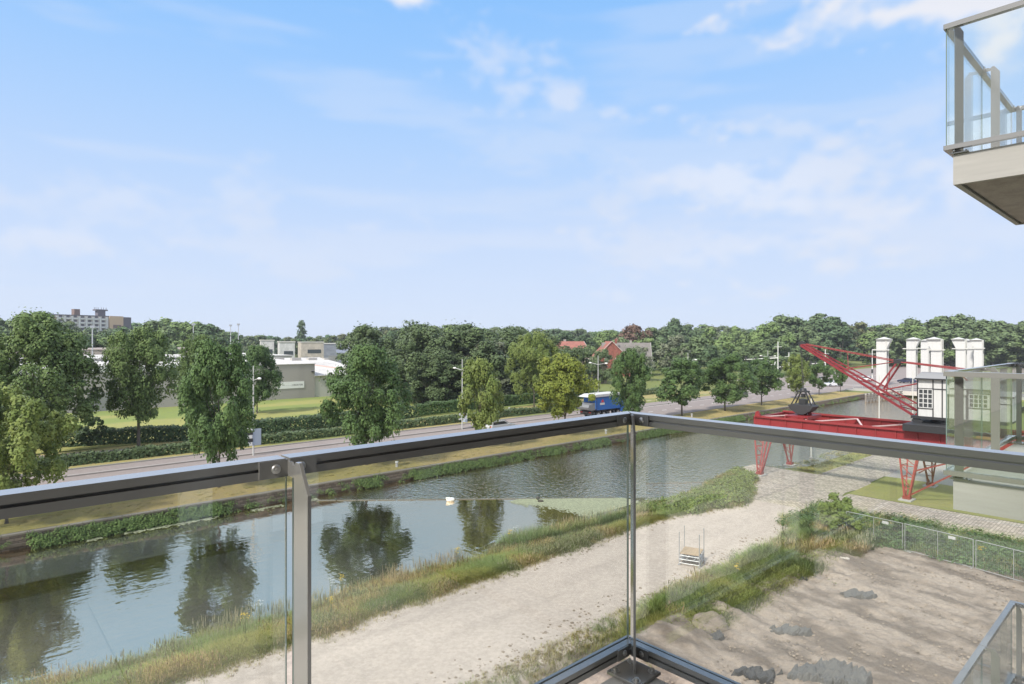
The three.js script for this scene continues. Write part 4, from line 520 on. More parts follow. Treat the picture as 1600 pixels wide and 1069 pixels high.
{
  const t = thing('bridge', 'low concrete road bridge over the far end of the canal', 'bridge', [158, 0, -34]), asph = std([0.27, 0.24, 0.23], 0.9, 0, { map: rep(grain, 1) });
  part('deck', box(16, 0.55, 44, 8, -0.02, 0), concrete, t); part('roadway', box(15, 0.02, 44, 8.2, 0.268, 0), asph, t); part('fascia', box(0.3, 0.95, 40, -0.16, 0.1, 0), concrete, t);
  part('abutment', [box(14, 2, 3.2, 8.6, -1.2, -15), box(14, 2, 3.2, 8.6, -1.2, 11)], std([0.16, 0.15, 0.14], 0.95), t);
  for (const z of [-18, 18]) part('wing_wall', box(0.5, 1.6, 6, -0.1, -0.8, z), concrete, t);
  const rl = part('railing', [box(0.06, 0.06, 40, -0.2, 1.5, 0), box(0.05, 0.05, 40, -0.2, 1.0, 0)], galv, t); for (let i = 0; i <= 20; i++) part('railing_post', box(0.06, 0.95, 0.06, -0.2, 1.05, -20 + i * 2), galv, rl);
  const f = thing('guide_fence', 'weathered timber guide fence of piles before the bridge opening', 'fender', [140, 0, -45.5]), tm = std([0.3, 0.28, 0.25], 0.95, 0, { map: rep(barkTex, 0.8) });
  for (let i = 0; i < 12; i++) { part('pile', cyl(0.16, 0.16, 2.6, i * 1.5, -1.9, i * 0.16, 8), tm, f); part('pile_cap', cyl(0.18, 0.17, 0.08, i * 1.5, 0.7, i * 0.16, 8), paleP, f); }
  for (const y of [-0.5, 0.0, 0.45]) part('plank', beam(V(-0.3, y, 0.19), V(17, y, 0.19 + 1.8), 0.06, 0.22), tm, f);
}
{
  const towers = [[181.8, 55.2, -1, 0, 'leftmost white bridge tower, flared to the right, crossed by the crane struts'], [211.7, 56.4, -1, 0, 'second white bridge tower from the left, above the dark blue car'], [258, 64.5, -1, 0.4, 'third bridge tower from the left, smaller and partly hidden by its neighbour'], [192.5, 45.5, 1, 0, 'fourth bridge tower from the left, broad, flared to the left, over the crane house roof'], [222.6, 46.5, 1, 0, 'fifth bridge tower from the left, overlapping a smaller one behind it'], [262, 52.5, 1, 0.4, 'small bridge tower directly behind the fifth one'], [256, 48.6, 1, 0.2, 'rightmost white bridge tower, flared to the left']];
  const slot = std([0.22, 0.22, 0.22], 0.8);
  for (const [s, w, dir, sub, label] of towers) { // dir -1: head leans towards -w
    const t = thing('bridge_tower', label, 'bridge tower', [s, 0, -w], 0, 'white lifting bridge towers'), H = 12.1 - sub, b = 1.15, d = 0.95, k = -dir; // k = +1: flare towards +z
    part('shaft', extrude([[-b, 0], [-b, H], [k > 0 ? b + 1.15 : b, H], [b, H - 2.6 * (k > 0 ? 1 : 0)], [b, 0]].map(([x, y]) => [x, y]).concat([]), 2 * d - 0.35).translate(0, 0, -d).applyMatrix4(k > 0 ? new THREE.Matrix4().makeRotationY(-Math.PI / 2) : new THREE.Matrix4().makeRotationY(-Math.PI / 2)), whiteP, t);
    if (k < 0) part('flared_head', extrude([[-b, H - 2.6], [-b - 1.15, H], [-b, H]], 2 * d - 0.36).translate(0, 0, -d + 0.005).rotateY(-Math.PI / 2), whiteP, t);
    part('guide_slot', [box(2 * d - 0.42, H - 0.4, 0.08, 0.16, H / 2, b + 0.005)], slot, t); part('guide_rail', [box(0.3, H, 0.3, d - 0.24, H / 2, b + 0.06), box(0.24, H, 0.26, -d + 0.29, H / 2, b + 0.06)], paleP, t);
    const rf = new THREE.ConeGeometry(1, 0.62, 4, 1).rotateY(Math.PI / 4).scale(1.75, 1, 2.35).translate(0, H + 0.36, k * 0.55); part('roof', [rf, box(2.4, 0.1, 3.3, 0, H + 0.045, k * 0.55)], paleP, t);
    part('cross_bar', [box(0.14, 0.28, 2 * b + 1.7, -d - 0.06, H - 2.75, 0), box(2.6, 0.24, 0.22, 0.1, H - 2.75, b + 0.3)], paleP, t);
  }
}
// ------------------------------------------------------------------ lamp posts, traffic masts, signs
{
  const steel = std([0.56, 0.56, 0.54], 0.5, 0.3), lampHead = std([0.74, 0.74, 0.7], 0.4);
  const lamp = (s, w, h, label, arms = [-1, 1], along = 1, g = 'double-armed lamp posts in the road median') => { const t = thing('lamp_post', label, 'lamp post', [s, 0, -w], 0, g); part('pole', cyl(0.1, 0.05, h, 0, 0, 0, 10), steel, t); for (const a of arms) { const dx = along ? 0 : a, dz = along ? a : 0; const ar = part('arm', bar(V(0, h - 1.5, 0), V(dx * 1.5, h - 1.25, dz * 1.5), 0.04, 6), steel, t); part('lamp_head', new THREE.SphereGeometry(0.3, 12, 8).scale(along ? 0.6 : 1, 0.42, along ? 1 : 0.6).translate(dx * 1.7, h - 1.25, dz * 1.7), lampHead, ar); } return t; };
  lamp(23.1, 65.4, 9.3, 'double-armed lamp post beside the tall narrow street tree'); lamp(50.7, 65.9, 9.4, 'double-armed lamp post carrying the white board with red print'); lamp(79, 66, 9.4, 'double-armed lamp post standing behind the blue truck'); lamp(106, 66, 9.4, 'double-armed lamp post left of the traffic light mast'); lamp(140, 66.2, 9.5, 'double-armed lamp post farthest right in the road median, behind the small street trees', [-1, 1]);
  const signs = std([0.74, 0.74, 0.72], 0.6), redP = std([0.55, 0.05, 0.05], 0.6), bl = std([0.36, 0.42, 0.5], 0.6), bw = std([0.04, 0.04, 0.04], 0.7);
  const b1 = thing('poster_board', 'blue-grey board strapped to the first double lamp post with black and white chequered side', 'board', [22.9, 0.9, -65.2]); part('panel', box(0.9, 1.7, 0.06, 0.4, 1.05, 0.16), bl, b1); for (let i = 0; i < 5; i++) part(i % 2 ? 'black_square' : 'white_square', box(0.5, 0.36, 0.05, -0.3 + (i % 2) * 0.06, 0.4 + i * 0.37, 0.2), i % 2 ? bw : signs, b1);
  const b2 = thing('poster_board', 'white board with red print strapped to the second double lamp post', 'board', [50.6, 0.9, -65.7]); part('panel', box(1.4, 2.1, 0.06, 0, 1.5, 0.17), signs, b2); part('red_print', [box(0.7, 0.7, 0.012, -0.1, 1.75, 0.205), box(0.5, 0.2, 0.012, 0.1, 1.05, 0.205)], redP, b2); part('side_panel', box(0.06, 2.1, 1.1, 0.73, 1.0, -0.45), bl, b2);
  const mast = (s, w, h, arm, label, sign) => { const t = thing('traffic_mast', label, 'traffic light', [s, 0, -w], 0, 'traffic light masts at the junction'); part('pole', cyl(0.15, 0.09, h, 0, 0, 0, 10), lampHead, t); if (arm) { const a = part('mast_arm', bar(V(0, h * 0.62, 0), V(0, h * 0.56, -arm), 0.13, 8, 0.09), lampHead, t); for (const k of [0.35, 0.65, 0.95]) part('signal_head', box(0.34, 1.0, 0.36, 0, h * 0.59, -arm * k), bw, a); if (sign) part('direction_sign', box(0.08, 0.9, 2.6, -0.2, h * 0.49, -1.9), signs, t); } part('signal_box', box(0.4, 1.1, 0.4, -0.32, 3, 0.1), bw, t); part('cross_piece', box(0.08, 0.08, 2, 0, h * 0.88, 0), lampHead, t); };
  mast(164.5, 75, 11.5, 9.5, 'tall white signal mast with long arm left of the crane jib tip', true); mast(152, 66.6, 8.9, 5, 'white signal mast just below the crane jib tip', false); mast(178, 68, 9.3, 4, 'white signal mast seen under the crane jib', false); mast(196, 62, 9, 0, 'thin signal mast with cross piece left of the leftmost bridge tower', false); mast(230, 60, 9.2, 0, 'red and white banded mast between the two left bridge towers', false);
  const bol = (s, w, l) => { const t = thing('mooring_bollard', l, 'bollard', [s, 0.06, -w], 0, 'small bollards on the far bank'); part('post', cyl(0.14, 0.12, 0.42, 0, 0, 0, 10), concrete, t); part('cap', cyl(0.17, 0.15, 0.1, 0, 0.42, 0, 10), paleP, t); };
  bol(30.9, 50.2, 'small pale bollard on the dry verge below the broad street tree'); bol(61.5, 50.1, 'small pale bollard on the dry verge, just left of the railing corner'); bol(84.6, 52, 'small bollard on the dry verge right of the railing corner'); bol(6, 80.9, 'low white marker post in the lawn at left');
  const mk = thing('marker_post', 'short white marker post at the edge of the copse hedge', 'marker post', [66.5, 0, -74]); part('post', box(0.22, 1.1, 0.22, 0, 0.55, 0), whiteP, mk); part('band', box(0.23, 0.1, 0.23, 0, 0.9, 0), bw, mk);
}
// ------------------------------------------------------------------ vehicles
const tyre = std([0.02, 0.02, 0.02], 0.9), rim = std([0.4, 0.4, 0.41], 0.35, 0.7), carGlass = std([0.03, 0.035, 0.04], 0.06), lampG = std([0.6, 0.6, 0.58], 0.2), tailM = std([0.4, 0.02, 0.02], 0.3);
function wheel(x, z, r, wd, t) { const w = part('wheel', new THREE.CylinderGeometry(r, r, wd, 20).rotateX(Math.PI / 2).translate(x, r, z), tyre, t); part('rim', new THREE.CylinderGeometry(r * 0.62, r * 0.62, wd + 0.02, 14).rotateX(Math.PI / 2).translate(x, r, z), rim, w); }
function car(label, color, s, w, turn, y = 0.012, estate = false, name = 'parked_car') {
  const t = thing(name, label, 'car', [s, y, -w], turn), paint = new THREE.MeshPhysicalMaterial({ color: new THREE.Color().setRGB(...color), roughness: 0.35, metalness: 0.2, clearcoat: 1, clearcoatRoughness: 0.05 });
  const rear = estate ? [[-2.05, 0.95], [-1.95, 1.4]] : [[-2.1, 0.9], [-1.75, 1.0], [-1.25, 1.38]];
  part('body', extrude([[-2.15, 0.3], [-2.18, 0.7], [-2.1, 0.92], [0.95, 0.94], [1.75, 0.84], [2.1, 0.66], [2.15, 0.32]], 1.66, 0.05).translate(0, 0, -0.83), paint, t);
  part('cabin', extrude([[-2.0, 0.9], ...rear.slice(-1), [-0.6, 1.46], [0.1, 1.44], [0.98, 0.92]], 1.36, 0.05).translate(0, 0, -0.68), paint, t);
  part('side_window', [-1, 1].map((q) => extrude([[-1.85, 0.97], [estate ? -1.8 : -1.25, 1.33], [0.02, 1.37], [0.72, 0.97]], 0.03).translate(0, 0, q * 0.735 - 0.015)), carGlass, t);
  part('windscreen', beam(V(0.99, 0.99, 0), V(0.26, 1.42, 0), 1.3, 0.05), carGlass, t); part('rear_window', estate ? box(0.05, 0.36, 1.2, -2.04, 1.2, 0) : beam(V(-1.95, 1.0, 0), V(-1.36, 1.38, 0), 1.2, 0.05), carGlass, t);
  for (const q of [-1, 1]) { part('headlight', rbox(0.12, 0.16, 0.36, 2.11, 0.68, q * 0.6, 0.03), lampG, t); part('tail_light', rbox(0.08, 0.2, 0.26, -2.19, 0.78, q * 0.66, 0.03), tailM, t); part('mirror', rbox(0.14, 0.12, 0.16, 0.72, 1.0, q * 0.97, 0.03), paint, t); for (const x of [-1.3, 1.35]) wheel(x, q * 0.8, 0.32, 0.2, t); }
  if (estate) part('roof_rail', [-1, 1].map((q) => box(1.9, 0.04, 0.04, -0.8, 1.52, q * 0.58)), galv, t);
  return t;
}
car('silver estate car with black roof rails, cut by the railing on the canal road', [0.5, 0.51, 0.5], 53.4, 61.2, 0, 0.012, true, 'estate_car');
car('white hatchback on the road under the crane jib', [0.78, 0.78, 0.79], 168.4, 62.4, 2.5, 0.012);
car('dark grey car half hidden behind the street tree beyond the truck', [0.07, 0.075, 0.085], 121.5, 63.6, Math.PI, 0.012, true, 'estate_car');
car('dark blue car crossing the bridge left of the crane house', [0.03, 0.04, 0.09], 195.5, 53.2, 1.25, 0.02);
car('silver car with red tail lights behind the thin street tree', [0.4, 0.4, 0.41], 184, 71, 0.2, 0.012, true, 'estate_car');
car('white car far off at the junction left of the signal mast', [0.76, 0.74, 0.72], 196, 82, 0.6, 0.012);
car('small white car under the jib, right of the hatchback', [0.74, 0.74, 0.74], 196, 64, 1.6, 0.012);
car('black car at the far right behind the glass of the level balcony', [0.03, 0.03, 0.035], 130, 17.5, 1.3, 0.05, true, 'estate_car');
{ // tipper truck, seen from behind and the side
  const t = thing('tipper_truck', 'blue tipper truck with white tarpaulin roof, half hidden by a street tree', 'truck', [76, 0.012, -62.2]), blue = std([0.02, 0.12, 0.4], 0.35), grey = std([0.22, 0.23, 0.24], 0.5, 0.2), dk = std([0.03, 0.03, 0.03], 0.8);
  part('chassis', [box(9.2, 0.28, 0.9, 0, 0.95, 0), box(0.5, 0.6, 2.3, -4.2, 0.85, 0)], dk, t);
  const bd = part('tipper_body', extrude([[-3.3, 1.25], [-3.5, 1.5], [-3.5, 3.2], [2.3, 3.2], [2.3, 1.25]], 2.4, 0.03).translate(0, 0, -1.2), blue, t);
  part('tailgate', extrude([[-5.0, 1.45], [-5.15, 1.75], [-5.0, 2.1], [-3.54, 2.35], [-3.54, 1.3], [-4.4, 1.25]], 2.2, 0.03).translate(0, 0, -1.1), grey, bd); part('tarpaulin', [extrude([[-4.9, 3.28], [-3.4, 3.62], [2.3, 3.62], [2.3, 3.25], [-3.4, 3.25]], 2.5, 0.02).translate(0, 0, -1.25)], whiteP, bd); part('side_rib', [-1, 1].flatMap((q) => [box(5.7, 0.1, 0.05, -0.6, 3.12, q * 1.25), box(0.1, 1.9, 0.05, -3.4, 2.2, q * 1.25)]), std([0.03, 0.05, 0.15], 0.5), bd);
  part('side_print', [box(1.1, 0.32, 0.012, -2, 2.15, 1.236)], whiteP, bd); part('red_emblem', [box(0.4, 0.42, 0.012, -1.95, 2.58, 1.236), box(0.7, 0.14, 0.014, -1.95, 2.45, 1.237)], std([0.5, 0.04, 0.05], 0.6), bd);
  const cab = part('cab', extrude([[2.6, 0.7], [2.6, 3.0], [3.1, 3.2], [4.3, 3.1], [4.65, 2.0], [4.7, 0.7]], 2.3, 0.04).translate(0, 0, -1.15), blue, t); part('cab_window', [-1, 1].map((q) => box(1.1, 0.8, 0.03, 3.7, 2.4, q * 1.2)), carGlass, cab); part('windscreen', beam(V(4.74, 2.0, 0), V(4.42, 3.0, 0), 2.0, 0.05), carGlass, cab);
  for (const x of [-2.9, -1.6, 1.9, 3.6]) for (const q of [-1, 1]) wheel(x, q * 1.05, 0.52, 0.34, t);
  part('mudguard', [-1, 1].flatMap((q) => [-2.9, -1.6].map((x) => box(1.1, 0.05, 0.4, x, 1.12, q * 1.05))), dk, t); part('tail_light', [-1, 1].map((q) => box(0.06, 0.14, 0.4, -4.48, 0.95, q * 0.85)), tailM, t);
}
// ------------------------------------------------------------------ buildings across the road
const clad = tex(256, (x) => 0.8 + 0.2 * (Math.floor(x * 16) % 2 ? 0.9 : 1) * (((x * 16) % 1) < 0.12 ? 0.7 : 1));
const cladM = (c, size = 3) => std(c, 0.7, 0, { map: rep(clad, size) });
const roofW = std([0.72, 0.69, 0.65], 0.8, 0, { map: rep(grain, 6) }), glassB = std([0.06, 0.07, 0.08], 0.15);
{
  const t = thing('factory', 'low grey factory hall with broad white roof and sign across the lawn', 'building', [30, 0, -122.4]);
  part('front_wall', [box(55, 7.0, 42, -1.8, 3.5, -21)], cladM([0.4, 0.37, 0.345]), t); part('lower_wall', [box(14, 4.4, 30, 32.75, 2.2, -15.2)], cladM([0.6, 0.58, 0.54]), t);
  for (const [x0, x1, y0, y1, z0, z1, n] of [[-29.5, 25.85, 7.02, 7.5, 0.15, -42.2, 'main_roof']]) part(n, extrude([[z0, 0], [z1 / 2, y1 - y0], [z1, 0.1], [z1, -0.1], [z0, -0.1]].map(([z, y]) => [-z, y]), x1 - x0).rotateY(Math.PI / 2).translate(x0, 7.1, 0), roofW, t);
  part('side_roof', beam(V(32.9, 4.5, 0.3), V(32.9, 7.4, -29), 14.4, 0.16), roofW, t); part('rear_roof', [box(64, 0.3, 40, 7, 7.7, -63)], roofW, t); part('rear_wall', [box(63.6, 7.5, 39.6, 7, 3.76, -63)], cladM([0.6, 0.58, 0.54]), t);
  part('gutter', [beam(V(25.6, 7.45, -29), V(36, 5.3, -6), 0.5, 0.35)], std([0.55, 0.4, 0.36], 0.8), t);
  for (let i = 0; i < 4; i++) part('roof_vent', [box(2.2, 0.7, 1.4, 27.6 + i * 4.2, 7.4 - 0.12 * i, -24 - 0.2 * i)], std([0.42, 0.4, 0.37], 0.8), t);
  part('fascia', box(30, 0.9, 0.2, -14.4, 7.0, 0.1), whiteP, t); part('door', [box(1.1, 2.2, 0.06, -6, 1.1, 0.03), box(3.2, 3.2, 0.06, -12, 1.6, 0.03)], greyRoof, t); part('lamp', box(0.5, 0.2, 0.5, 25.2, 5.4, 0.2), blackM, t);
  const cv = document.createElement('canvas'); cv.width = 512; cv.height = 128; const c = cv.getContext('2d'); c.fillStyle = '#efeeec'; c.fillRect(0, 0, 512, 128); c.fillStyle = '#b9b7b4'; c.fillRect(34, 58, 18, 20); for (let i = 0; i < 6; i++) c.fillRect(96 + i * 34, 66, 22, 7); c.fillStyle = '#55534f'; c.font = 'bold 44px sans-serif'; c.fillText('CREATOR', 290, 82); c.fillRect(276, 46, 3, 40);
  const sg = new THREE.CanvasTexture(cv); sg.colorSpace = THREE.SRGBColorSpace; sg.magFilter = THREE.LinearFilter;
  part('sign', [box(5.6, 1.35, 0.06, 20.6, 2.85, 0.04)], std([1, 1, 1], 0.6, 0, { map: sg }), t);
  part('window', [0, 1, 2].map((i) => box(1.0, 0.5, 0.05, 37.3, 2.6 + i * 0.65, -0.16)), glassB, t);
}
function shed(label, b, d, wdt, h, deep, col, turn, roofCol = roofW, bandCol) { const [s, w] = place(b, d), t = thing('warehouse', label, 'building', [s, 0, -w], turn); part('wall', box(wdt, h, deep, 0, h / 2, -deep / 2), std(col, 0.8, 0, { map: rep(grain, 3) }), t); part('roof', [box(wdt + 0.4, 0.4, deep + 0.4, 0, h + 0.2, -deep / 2)], roofCol, t); part('window_band', box(wdt * 0.6, h * 0.16, 0.08, wdt * 0.08, h * 0.62, 0.045), bandCol ?? glassB, t); part('door', box(wdt * 0.16, h * 0.4, 0.07, -wdt * 0.3, h * 0.2, 0.04), greyRoof, t); }
shed('narrow white tower-like block among trees behind the factory roof', -20.0, 250, 5.5, 11, 9, [0.72, 0.71, 0.7], -0.3, roofW); shed('small white building at the left end of the far roofs', -21.6, 270, 5, 11.6, 8, [0.74, 0.72, 0.7], -0.3);
shed('beige warehouse with white parapet behind the factory roof', -17.9, 300, 10, 10.7, 14, [0.62, 0.55, 0.48], -0.3); shed('long blue-grey warehouse in front of the distant wood', -15, 330, 24, 9.8, 25, [0.34, 0.36, 0.42], -0.25, roofW, std([0.4, 0.44, 0.6], 0.5)); shed('low white building right of the blue-grey warehouse', -13.4, 320, 9, 9.6, 14, [0.72, 0.72, 0.71], -0.25);
shed('brown roofed long hall above the white factory fascia at left', -34.5, 215, 60, 9, 30, [0.4, 0.35, 0.31], -0.4, std([0.36, 0.31, 0.28], 0.9)); shed('pale yellow flat-roofed building behind the bright garden tree', 2.5, 215, 26, 8.2, 14, [0.66, 0.58, 0.42], -0.2);
shed('distant grey flat block breaking the skyline', 4.6, 600, 20, 21, 14, [0.36, 0.35, 0.35], -0.2);
function house(label, b, d, wdt, deep, eave, ridge, wallC, roofC, turn) {
  const [s, w] = place(b, d), t = thing('house', label, 'house', [s, 0, -w], turn), br = std(wallC, 0.9, 0, { map: rep(brickTex, 3) }), rfm = std(roofC, 0.9, 0, { map: rep(grain, 1.5) });
  part('wall', extrude([[-wdt / 2, 0], [-wdt / 2, eave], [0, ridge], [wdt / 2, eave], [wdt / 2, 0]], deep).translate(0, 0, -deep), br, t);
  const rf = part('roof', [beam(V(-wdt / 2 - 0.4, eave - 0.25, -deep / 2), V(0.05, ridge + 0.16, -deep / 2), deep + 0.6, 0.16), beam(V(wdt / 2 + 0.4, eave - 0.25, -deep / 2), V(-0.05, ridge + 0.16, -deep / 2), deep + 0.6, 0.16)], rfm, t); part('chimney', box(0.7, 1.5, 0.7, wdt * 0.18, ridge + 0.2, -deep * 0.4), br, rf);
  for (const [x, y] of [[-wdt * 0.22, eave * 0.35], [wdt * 0.22, eave * 0.35], [-wdt * 0.15, eave * 0.95], [wdt * 0.15, eave * 0.95]]) { const f = part('window', box(1.3, 1.4, 0.06, x, y + 0.4, 0.04), whiteP, t); part('pane', box(1.1, 1.2, 0.04, x, y + 0.4, 0.06), glassB, f); }
  part('door', box(1, 2.1, 0.06, 0, 1.05, 0.04), greyRoof, t); part('verge_board', [beam(V(-wdt / 2 - 0.4, eave - 0.2, 0.16), V(0, ridge + 0.2, 0.16), 0.06, 0.3), beam(V(wdt / 2 + 0.4, eave - 0.2, 0.16), V(0, ridge + 0.2, 0.16), 0.06, 0.3)], paleP, t);
}
house('house with long red tiled roof left of the red brick gable', 6.6, 235, 11, 17, 7.4, 11.2, [0.6, 0.56, 0.5], [0.42, 0.17, 0.13], 1.15); house('red brick gable with steep roof above the trees', 9.2, 205, 12, 15, 5.2, 11.3, [0.36, 0.13, 0.1], [0.4, 0.15, 0.11], -0.75);
house('house with grey slate roof right of the copper beech', 12.6, 215, 12, 16, 5, 10.8, [0.55, 0.53, 0.5], [0.24, 0.22, 0.2], 0.7); house('brick house with white gable edges high in the trees behind the bridge towers', 32.2, 385, 14, 16, 9, 18.2, [0.36, 0.18, 0.14], [0.28, 0.16, 0.13], -1.0);
house('small cream house behind the bright yellow-green street tree', 7.6, 172, 7, 8, 4.6, 6.8, [0.66, 0.58, 0.46], [0.4, 0.3, 0.26], -0.6);
{ // tall flats at left
  const [s, w] = place(-34.6, 500), t = thing('apartment_block', 'ten-storey block of flats with sand-coloured end walls on the left skyline', 'building', [s, 0, -w], 0.34); t.scale.set(0.7, 0.93, 0.7); const sandW = std([0.62, 0.45, 0.3], 0.9), white = std([0.72, 0.7, 0.67], 0.8), dkW = std([0.14, 0.13, 0.15], 0.8), brn = std([0.2, 0.14, 0.12], 0.8);
  part('core', box(62, 30, 15, 0, 15, -8), std([0.55, 0.5, 0.46], 0.9), t); part('end_wall', [box(13, 30.5, 16, 27.5, 15.25, -7), box(10, 28.5, 15.4, -30, 14.25, -7.2)], sandW, t); part('brown_panel', box(7.5, 8, 0.2, 28, 20, 1.1), brn, t); part('dark_stair_tower', box(9, 30, 14, 38.6, 15, -8.5), dkW, t);
  for (let f = 0; f < 10; f++) for (let i = 0; i < 7; i++) { const b = part('balcony', box(4.2, 1.1, 1.4, -21.5 + i * 6.2, 1.4 + f * 2.95, -0.1), white, t); part('window', box(2.6, 1.5, 0.1, -21.5 + i * 6.2, 2.75 + f * 2.95, -0.42), dkW, b); }
  for (let i = 0; i < 8; i++) part('pier', box(1.5, 29.6, 1.6, -24.6 + i * 6.2, 14.8, -0.2), white, t);
  part('roof', [box(64, 0.5, 16, 0, 30.3, -8)], dkW, t); part('lift_house', [box(5, 4.5, 5, -5, 32.6, -8)], brn, t); part('roof_terrace', [box(11, 1.0, 6, 17, 34.8, -8), box(7, 4, 5, 17, 32.3, -8)], dkW, t); part('aerial', [11.5, 13, 15, 18, 20, 22.4].map((x) => box(0.3, 1.8, 0.3, x, 35.9, -8)), dkW, t);
}
// thin far masts on the left
for (const [b, d, h, l] of [[-34.2, 150, 14.6, 'thin grey light mast in front of the flats'], [-27.3, 190, 16.2, 'thin light mast left of the pair before the wooded skyline'], [-24.5, 190, 16, 'left mast of the far pair before the wooded skyline'], [-23.9, 190, 16.3, 'right mast of the far pair with a square head']]) { const [s, w] = place(b, d), t = thing('light_mast', l, 'light mast', [s, 0, -w], 0, 'far light masts'); part('pole', cyl(0.16, 0.1, h, 0, 0, 0, 8), galv, t); part('head', box(0.7, 0.5, 0.4, 0, h, 0), galv, t); }
{ const ban = (b, c, l) => { const [s, w] = place(b, 46), t = thing('striped_barrier_post', l, 'barrier post', [s, 0, -w], 0, 'red and white poles'); for (let i = 0; i < 8; i++) part(i % 2 ? 'red_band' : 'white_band', cyl(0.07, 0.07, 0.62, 0, 0.62 * i, 0, 10), i % 2 ? red : whiteP, t); };
}
// ------------------------------------------------------------------ small things on the near side
{ // steel stillage on the sand track
  const t = thing('steel_stillage', 'galvanised steel stillage with four upright poles and a wooden board on the sand track', 'stillage', [29.35, 0.07, -18.05], 0.35), W2 = 0.62, D2 = 0.52, wood = std([0.55, 0.4, 0.25], 0.8, 0, { map: rep(barkTex, 0.8) });
  for (const a of [-1, 1]) for (const b of [-1, 1]) { const p = part('upright', cyl(0.026, 0.026, 1.72, a * W2, 0.02, b * D2, 10), galv, t); part('foot_plate', box(0.12, 0.02, 0.12, a * W2, 0.01, b * D2), galv, p); }
  for (const y of [0.1, 0.3, 0.5]) for (const q of [-1, 1]) { part('side_rail', bar(V(-W2, y, q * D2), V(W2, y, q * D2), 0.024, 8), galv, t); part('end_rail', bar(V(q * W2, y, -D2), V(q * W2, y, D2), 0.024, 8), galv, t); }
  part('board', box(2 * W2 - 0.06, 0.03, 2 * D2 - 0.06, 0, 0.6, 0), wood, t);
  const R = rng(5), c = []; for (let i = 0; i < 60; i++) c.push(new THREE.CylinderGeometry(0.028, 0.028, 0.12, 7).rotateX(R() * 3).rotateY(R() * 3).translate((R() - 0.5) * 1.05, 0.33 + 0.2 * R(), (R() - 0.5) * 0.86)); const cc = part('couplers', c, galv, t); cc.userData.kind = 'stuff'; part('tray', box(2 * W2 - 0.1, 0.02, 2 * D2 - 0.1, 0, 0.28, 0), galv, t);
}
{ // builders' fence
  const mm = std([0.38, 0.38, 0.37], 0.55, 0.3), pts = [[39.95, 14.1], [39.7, 10.95], [39.2, 7.6], [38.4, 4.3], [37.6, 1.0], [36.8, -2.3]];
  const words = ['first mesh fence panel, farthest left, half grown over by the bush', 'second mesh fence panel from the left, before the young shoots', 'third mesh fence panel from the left, with yellow flowers behind it', 'fourth mesh fence panel from the left, over leafy brambles', 'rightmost mesh fence panel running out of the picture'];
  for (let i = 0; i < 5; i++) {
    const [s0, w0] = pts[i], [s1, w1] = pts[i + 1], L = Math.hypot(s1 - s0, w1 - w0) - 0.12, t = thing('fence_panel', words[i], 'fence', [(s0 + s1) / 2, 0.05, -(w0 + w1) / 2], Math.atan2(w1 - w0, s1 - s0), 'builders fence panels along the soil'), h = 1.62;
    part('frame', [cyl(0.021, 0.021, h, -L / 2, 0, 0, 8), cyl(0.021, 0.021, h, L / 2, 0, 0, 8), bar(V(-L / 2, h - 0.02, 0), V(L / 2, h - 0.02, 0), 0.021, 8), bar(V(-L / 2, 0.14, 0), V(L / 2, 0.14, 0), 0.021, 8), cyl(0.018, 0.018, h, 0, 0, 0, 8)], mm, t);
    const wi = []; for (let x = -L / 2 + 0.09; x < L / 2; x += 0.09) wi.push(box(0.003, h - 0.18, 0.003, x, h / 2 + 0.06, 0.004)); for (let y = 0.35; y < h; y += 0.26) wi.push(box(L, 0.003, 0.003, 0, y, 0.008)); const wm = part('wire_mesh', wi, mm, t); wm.userData.kind = 'stuff';
    part('foot_block', rbox(0.7, 0.13, 0.24, -L / 2, 0.04, 0, 0.02).rotateY(0), concrete, t);
    part('caution_tag', box(0.34, 0.16, 0.01, L * 0.2, h - 0.2, -0.03), whiteP, t);
  }
}
